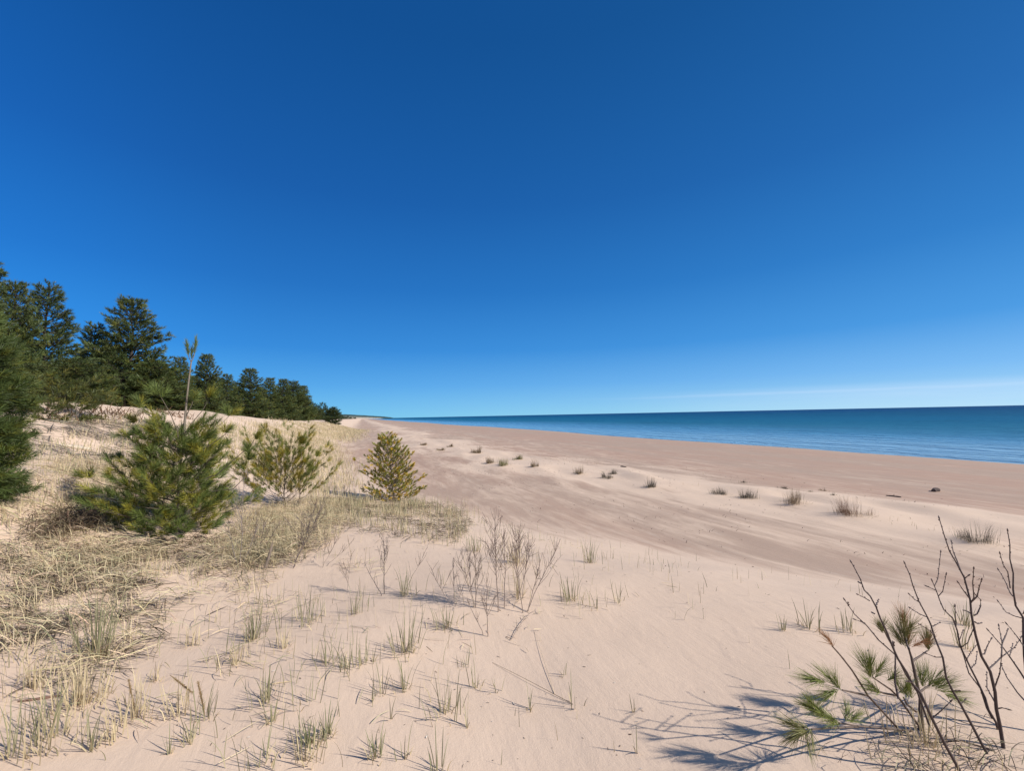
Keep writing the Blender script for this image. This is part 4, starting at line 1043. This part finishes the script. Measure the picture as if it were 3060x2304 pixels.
def stand(mb, x, y, h, w, mixv=.5, lean=.28, dry=.5, bend=.35):
    n = len(x); P = np.stack([x, y, gz(x, y) - .012], -1)
    d = rgs.uniform(0, 1, n) < dry
    c1_ = np.where(d[:, None], STRAW, OLIVE) * rgs.uniform(.7, 1.3, (n, 1)); c0_ = STRAW * rgs.uniform(.75, 1.1, (n, 1))
    blades(mb, P, rgs.uniform(0, 6.28, n), h * rgs.uniform(.4, 1.15, n), np.abs(rgs.normal(0, lean * .6, n)), np.abs(rgs.normal(0, lean + bend, n)), w, c0_ * .6 + c1_ * .4, c1_)
def lying(mb, x, y, L, w, ang, ang_sd, hgt, col=STRAW):
    n = len(x); a = rgs.normal(ang, ang_sd, n); l = L * rgs.uniform(.4, 1.2, n); h0 = rgs.uniform(.004, hgt, n); h1 = rgs.uniform(.004, hgt, n)
    q = np.linspace(0, 1, 5)
    cx = x[:, None] + np.cos(a)[:, None] * l[:, None] * (q - .5)[None]; cy = y[:, None] + np.sin(a)[:, None] * l[:, None] * (q - .5)[None]
    cz = gz(cx.ravel(), cy.ravel()).reshape(n, 5) + h0[:, None] * (1 - q) + h1[:, None] * q + (np.sin(q * math.pi)[None] * rgs.uniform(-.01, .05, (n, 1)) * (hgt / .08))
    cz = np.maximum(cz, gz(cx.ravel(), cy.ravel()).reshape(n, 5) + .002)
    C = np.stack([cx, cy, cz], -1)
    rot = rgs.uniform(-.9, .9, n); wv = np.stack([-np.sin(a) * np.cos(rot), np.cos(a) * np.cos(rot), np.sin(rot)], -1)
    Wd = wv[:, None, :] * w * .5 * np.array([.8, 1, 1, .8, .3])[None, :, None]
    cc_ = col * rgs.uniform(.35, 1.3, (n, 1)) * (1 + rgs.normal(0, .05, (n, 3)))
    strips(mb, C, Wd, cc_, cc_)

mat_poly = poly_world([(-60, 1185), (60, 1165), (200, 1190), (330, 1190), (480, 1180), (560, 1150), (690, 1110), (720, 1150), (690, 1190), (560, 1225), (480, 1245), (400, 1270), (330, 1320), (290, 1370), (240, 1440), (170, 1490), (60, 1470), (-60, 1480)])
mb = MB()
x, y = scatter(mat_poly, 720, rgs, .32, (.45, .36)); lying(mb, x, y, .26, .0048, rad(20), .60, .13, STRAW * 1.12)
x, y = scatter(mat_poly, 800, rgs, .22, (.45, .36)); lying(mb, x, y, .20, .006, rad(20), 1.0, .035, STRAW2 * .36)  # lower straws coloured dark to paint the shade in the mat's gaps
o = mb.obj('matted_straw', [M_GRASS]); tag(o, 'matted dead straw lying over the dune at left', 'dead grass', None, 'stuff')
mb = MB()
x, y = scatter(mat_poly, 620, rgs, .38, (.4, .38)); stand(mb, x, y, .20, .0050, dry=.78, lean=.35, bend=.6)
trans = poly_world([(-60, 1480), (170, 1500), (330, 1380), (420, 1280), (620, 1235), (760, 1180), (860, 1200), (780, 1290), (620, 1400), (470, 1500), (330, 1600), (120, 1640), (-60, 1600)])
x, y = scatter(trans, 330, rgs, .3, (.32, .55)); stand(mb, x, y, .20, .0048, dry=.62, lean=.25, bend=.35)
x, y = scatter(trans, 420, rgs, .3, (.32, .53)); lying(mb, x, y, .16, .0045, rad(20), 1.0, .05)
rt = poly_world([(560, 1100), (720, 1080), (735, 1120), (700, 1190), (620, 1220), (500, 1230), (470, 1180)])
x, y = scatter(rt, 900, rgs, .12, (.5, .30)); stand(mb, x, y, .24, .0042, dry=.85, lean=.4, bend=.6)
x, y = scatter(rt, 700, rgs, .12, (.5, .30)); lying(mb, x, y, .25, .005, rad(15), .8, .08)
green_belt = poly_world([(715, 1075), (800, 1082), (930, 1085), (990, 1110), (1000, 1165), (930, 1180), (850, 1165), (760, 1135), (715, 1110)])
x, y = scatter(green_belt, 700, rgs, .40, (.36, .50)); stand(mb, x, y, .28, .0060, dry=.52, lean=.28, bend=.3)
x, y = scatter(green_belt, 400, rgs, .3, (.42, .44)); lying(mb, x, y, .2, .007, rad(15), 1.2, .07, STRAW2 * .5)
x, y = scatter(green_belt, 260, rgs, .2, (.7, .30)); lying(mb, x, y, .18, .005, rad(15), 1.2, .05)
mid_left = poly_world([(-60, 1120), (60, 1060), (130, 990), (260, 1000), (400, 1010), (480, 1060), (520, 1120), (300, 1180), (120, 1170), (-60, 1190)])
x, y = scatter(mid_left, 420, rgs, .3, (1.1, .20)); lying(mb, x, y, .30, .007, rad(10), 1.2, .06)
x, y = scatter(mid_left, 260, rgs, .3, (1.1, .20)); stand(mb, x, y, .20, .007, dry=.8)
crest = poly_world([(80, 920), (260, 905), (420, 915), (480, 960), (300, 1020), (120, 1010), (60, 980)])
x, y = scatter(crest, 130, rgs, .5, (1.6, .36)); stand(mb, x, y, .22, .012, dry=.6)
x, y = scatter(crest, 110, rgs, .5, (1.2, .42)); lying(mb, x, y, .5, .016, rad(15), .7, .06, GREY * .8)
slope = poly_world([(470, 920), (560, 918), (640, 925), (700, 935), (735, 975), (760, 1040), (760, 1075), (690, 1080), (600, 1060), (520, 1010), (460, 960)])
x, y = scatter(slope, 130, rgs, .5, (1.5, .08)); stand(mb, x, y, .26, .013, dry=.78, lean=.2)
slope2 = poly_world([(600, 912), (700, 912), (745, 922), (790, 930), (760, 950), (735, 960), (690, 935), (620, 925)])
x, y = scatter(slope2, 34, rgs, .8, (3.0, .10)); stand(mb, x, y, .34, .028, dry=.85, lean=.25)
near = poly_world([(300, 1330), (500, 1240), (760, 1180), (1000, 1120), (1300, 1180), (1450, 1230), (1330, 1300), (1200, 1330), (1000, 1450), (800, 1560), (500, 1700), (150, 1720), (100, 1520)])
x, y = scatter(near, 60, rgs, .3, (.55, .44)); stand(mb, x, y, .17, .0038, dry=.3, lean=.15)
x, y = scatter(near, 40, rgs, .3, (.45, .45)); lying(mb, x, y, .12, .004, rad(15), 1.5, .02)
open_ = poly_world([(1200, 1250), (1500, 1250), (1900, 1290), (2150, 1330), (1900, 1450), (1500, 1450), (1100, 1650), (700, 1660), (900, 1500)])
x, y = scatter(open_, 9, rgs, .3); stand(mb, x, y, .13, .0032, dry=.3, lean=.2, bend=.12)
upper = poly_world([(960, 1090), (1250, 1170), (1600, 1230), (2000, 1290), (1800, 1330), (1400, 1260), (1000, 1180)])
x, y = scatter(upper, 16, rgs, .3, (.7, .4)); stand(mb, x, y, .16, .0045, dry=.4, lean=.2)
# short stubble on the low sand ridge at right and on the far hummocks
for pts, dn, hh_ in (([(1660, 1085), (1790, 1100), (1960, 1130), (2230, 1165), (2230, 1180), (1960, 1142), (1660, 1093)], 26, .10), ([(960, 945), (1000, 940), (1300, 1005), (1600, 1050), (1610, 1070), (1300, 1030), (980, 965)], 2.4, .16), ([(1150, 965), (1350, 990), (1900, 1050), (1900, 1075), (1400, 1030)], .8, .12)):
    q = poly_world(pts); x, y = scatter(q, dn, rgs, .2, (1.0, .42)); stand(mb, x, y, hh_, .010 if dn < 10 else .006, dry=.9, lean=.3)
p_, = [mb]
o = mb.obj('dune_grass', [M_GRASS]); tag(o, 'sparse pale dune grass covering the sand', 'dune grass', None, 'stuff')

# brown dead scrub along the foot of the trees
mb = MB(); scrub = poly_world([(90, 893), (250, 892), (380, 893), (400, 905), (330, 903), (200, 905), (95, 912)])
x, y = scatter(scrub, 46, rgs, .4, (1.2, .2)); n = len(x); P = np.stack([x, y, gz(x, y) - .02], -1)
cc_ = np.array([.16, .095, .055]) * rgs.uniform(.5, 1.4, (n, 1))
blades(mb, P, rgs.uniform(0, 6.28, n), rgs.uniform(.1, .45, n), rgs.uniform(.1, .6, n), rgs.uniform(.6, 2.2, n), .03, cc_, cc_ * 1.1)
o = mb.obj('dead_scrub', [M_GRASS]); tag(o, 'low brown dead scrub along the foot of the pines', 'scrub', None, 'stuff')
# dark thatch bank left of the large young pine and litter under it
mb = MB()
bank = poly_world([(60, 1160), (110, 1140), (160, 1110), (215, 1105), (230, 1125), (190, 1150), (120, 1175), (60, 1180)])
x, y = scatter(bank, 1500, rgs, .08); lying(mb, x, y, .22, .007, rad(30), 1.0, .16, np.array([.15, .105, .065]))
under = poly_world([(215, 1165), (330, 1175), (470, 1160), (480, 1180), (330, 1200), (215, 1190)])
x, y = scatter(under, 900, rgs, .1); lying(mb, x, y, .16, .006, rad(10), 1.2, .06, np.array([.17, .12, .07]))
th = poly_world([(1790, 1665), (1850, 1610), (2000, 1590), (2150, 1600), (2230, 1640), (2230, 1720), (1900, 1720)])
x, y = scatter(th, 1100, rgs, .10, (.25, .30)); lying(mb, x, y, .17, .003, rad(10), .9, .05, STRAW * .75)
x, y = scatter(th, 800, rgs, .08, (.25, .34)); lying(mb, x, y, .14, .0032, rad(10), 1.5, .07, np.array([.12, .085, .06]))
o = mb.obj('dead_thatch', [M_GRASS]); tag(o, 'dark dead thatch and litter on the sand', 'thatch', None, 'stuff')
# scattered chips, shells and needles
mb = MB(); n = 900
rr = 1.6 * (22 / 1.6) ** rgs.uniform(0, 1, n); a = rgs.uniform(rad(-52), rad(52), n); x = rr * np.sin(a); y = rr * np.cos(a); z = gz(x, y) + .002
sz = rgs.uniform(.0008, .0028, n) * (1 + rr * .2); an = rgs.uniform(0, 6.28, n); el = rgs.uniform(1.5, 7, n)
u_ = np.stack([np.cos(an), np.sin(an), rgs.normal(0, .2, n)], -1) * (sz * el)[:, None] * .5; v_ = np.stack([-np.sin(an), np.cos(an), rgs.normal(0, .5, n)], -1) * sz[:, None] * .5
c_ = np.stack([x, y, z + sz * .3], -1); V = np.stack([c_ - u_ - v_, c_ + u_ * .8 - v_, c_ + u_ + v_, c_ - u_ * .7 + v_], 1).reshape(-1, 3)
pal = np.array([(.10, .07, .055), (.16, .11, .08), (.55, .48, .40), (.30, .21, .14), (.08, .06, .05)])[rgs.integers(0, 5, n)]
mb.add(V, np.arange(n * 4).reshape(-1, 4), np.repeat(pal, 4, 0)); o = mb.obj('plant_litter', [M_WOOD]); tag(o, 'tiny chips of bark, leaf and shell on the sand', 'litter', None, 'stuff')
# beach wrack: small dark crumbs on the flat
mb = MB(); n = 500; wr = poly_world([(900, 960), (1300, 990), (1700, 1040), (2230, 1120), (2230, 1300), (1800, 1230), (1200, 1130), (950, 1060)])
x, y = scatter(wr, 12, rgs, .3, (1.2, .44)); n = len(x)
P = np.stack([x, y, gz(x, y) - .003], -1); cc_ = np.array([.13, .09, .07]) * rgs.uniform(.5, 1.6, (n, 1))
blades(mb, P, rgs.uniform(0, 6.28, n), rgs.uniform(.015, .09, n) ** 1.0, rgs.uniform(.3, 1.4, n), rgs.uniform(.8, 2.2, n), .010, cc_, cc_)
o = mb.obj('beach_wrack', [M_GRASS]); tag(o, 'small dark bits of plant wrack on the beach flat', 'wrack', None, 'stuff')
# long thin fallen stalks on bare sand
for (a_, b_, lab, cl) in ((c6(1190, 995), c6(1690, 1255), 'long thin brown stalk slanting over bare sand in the foreground', (.20, .15, .10)),
                      (c6(1450, 800), c6(1575, 1190), 'long pale straw slanting upright over bare sand', (.62, .52, .36)),
                      (c6(285, 920), c6(100, 1130), 'pale curved straw trailing from a tuft to the lower left', (.55, .46, .30))):
    A = G(*a_); Bp = G(*b_); q = np.linspace(0, 1, 9)[:, None]; P = A * (1 - q) + Bp * q; P[:, 2] = gz(P[:, 0], P[:, 1]) + .002 + .010 * np.sin(q[:, 0] * math.pi) ** 1
    mb = MB(); tube(mb, P, np.linspace(.0008, .0015, 9), cl, sides=5); o = mb.obj('fallen_stalk', [M_GRASS], None, tuple(P[4])); tag(o, lab, 'stalk')
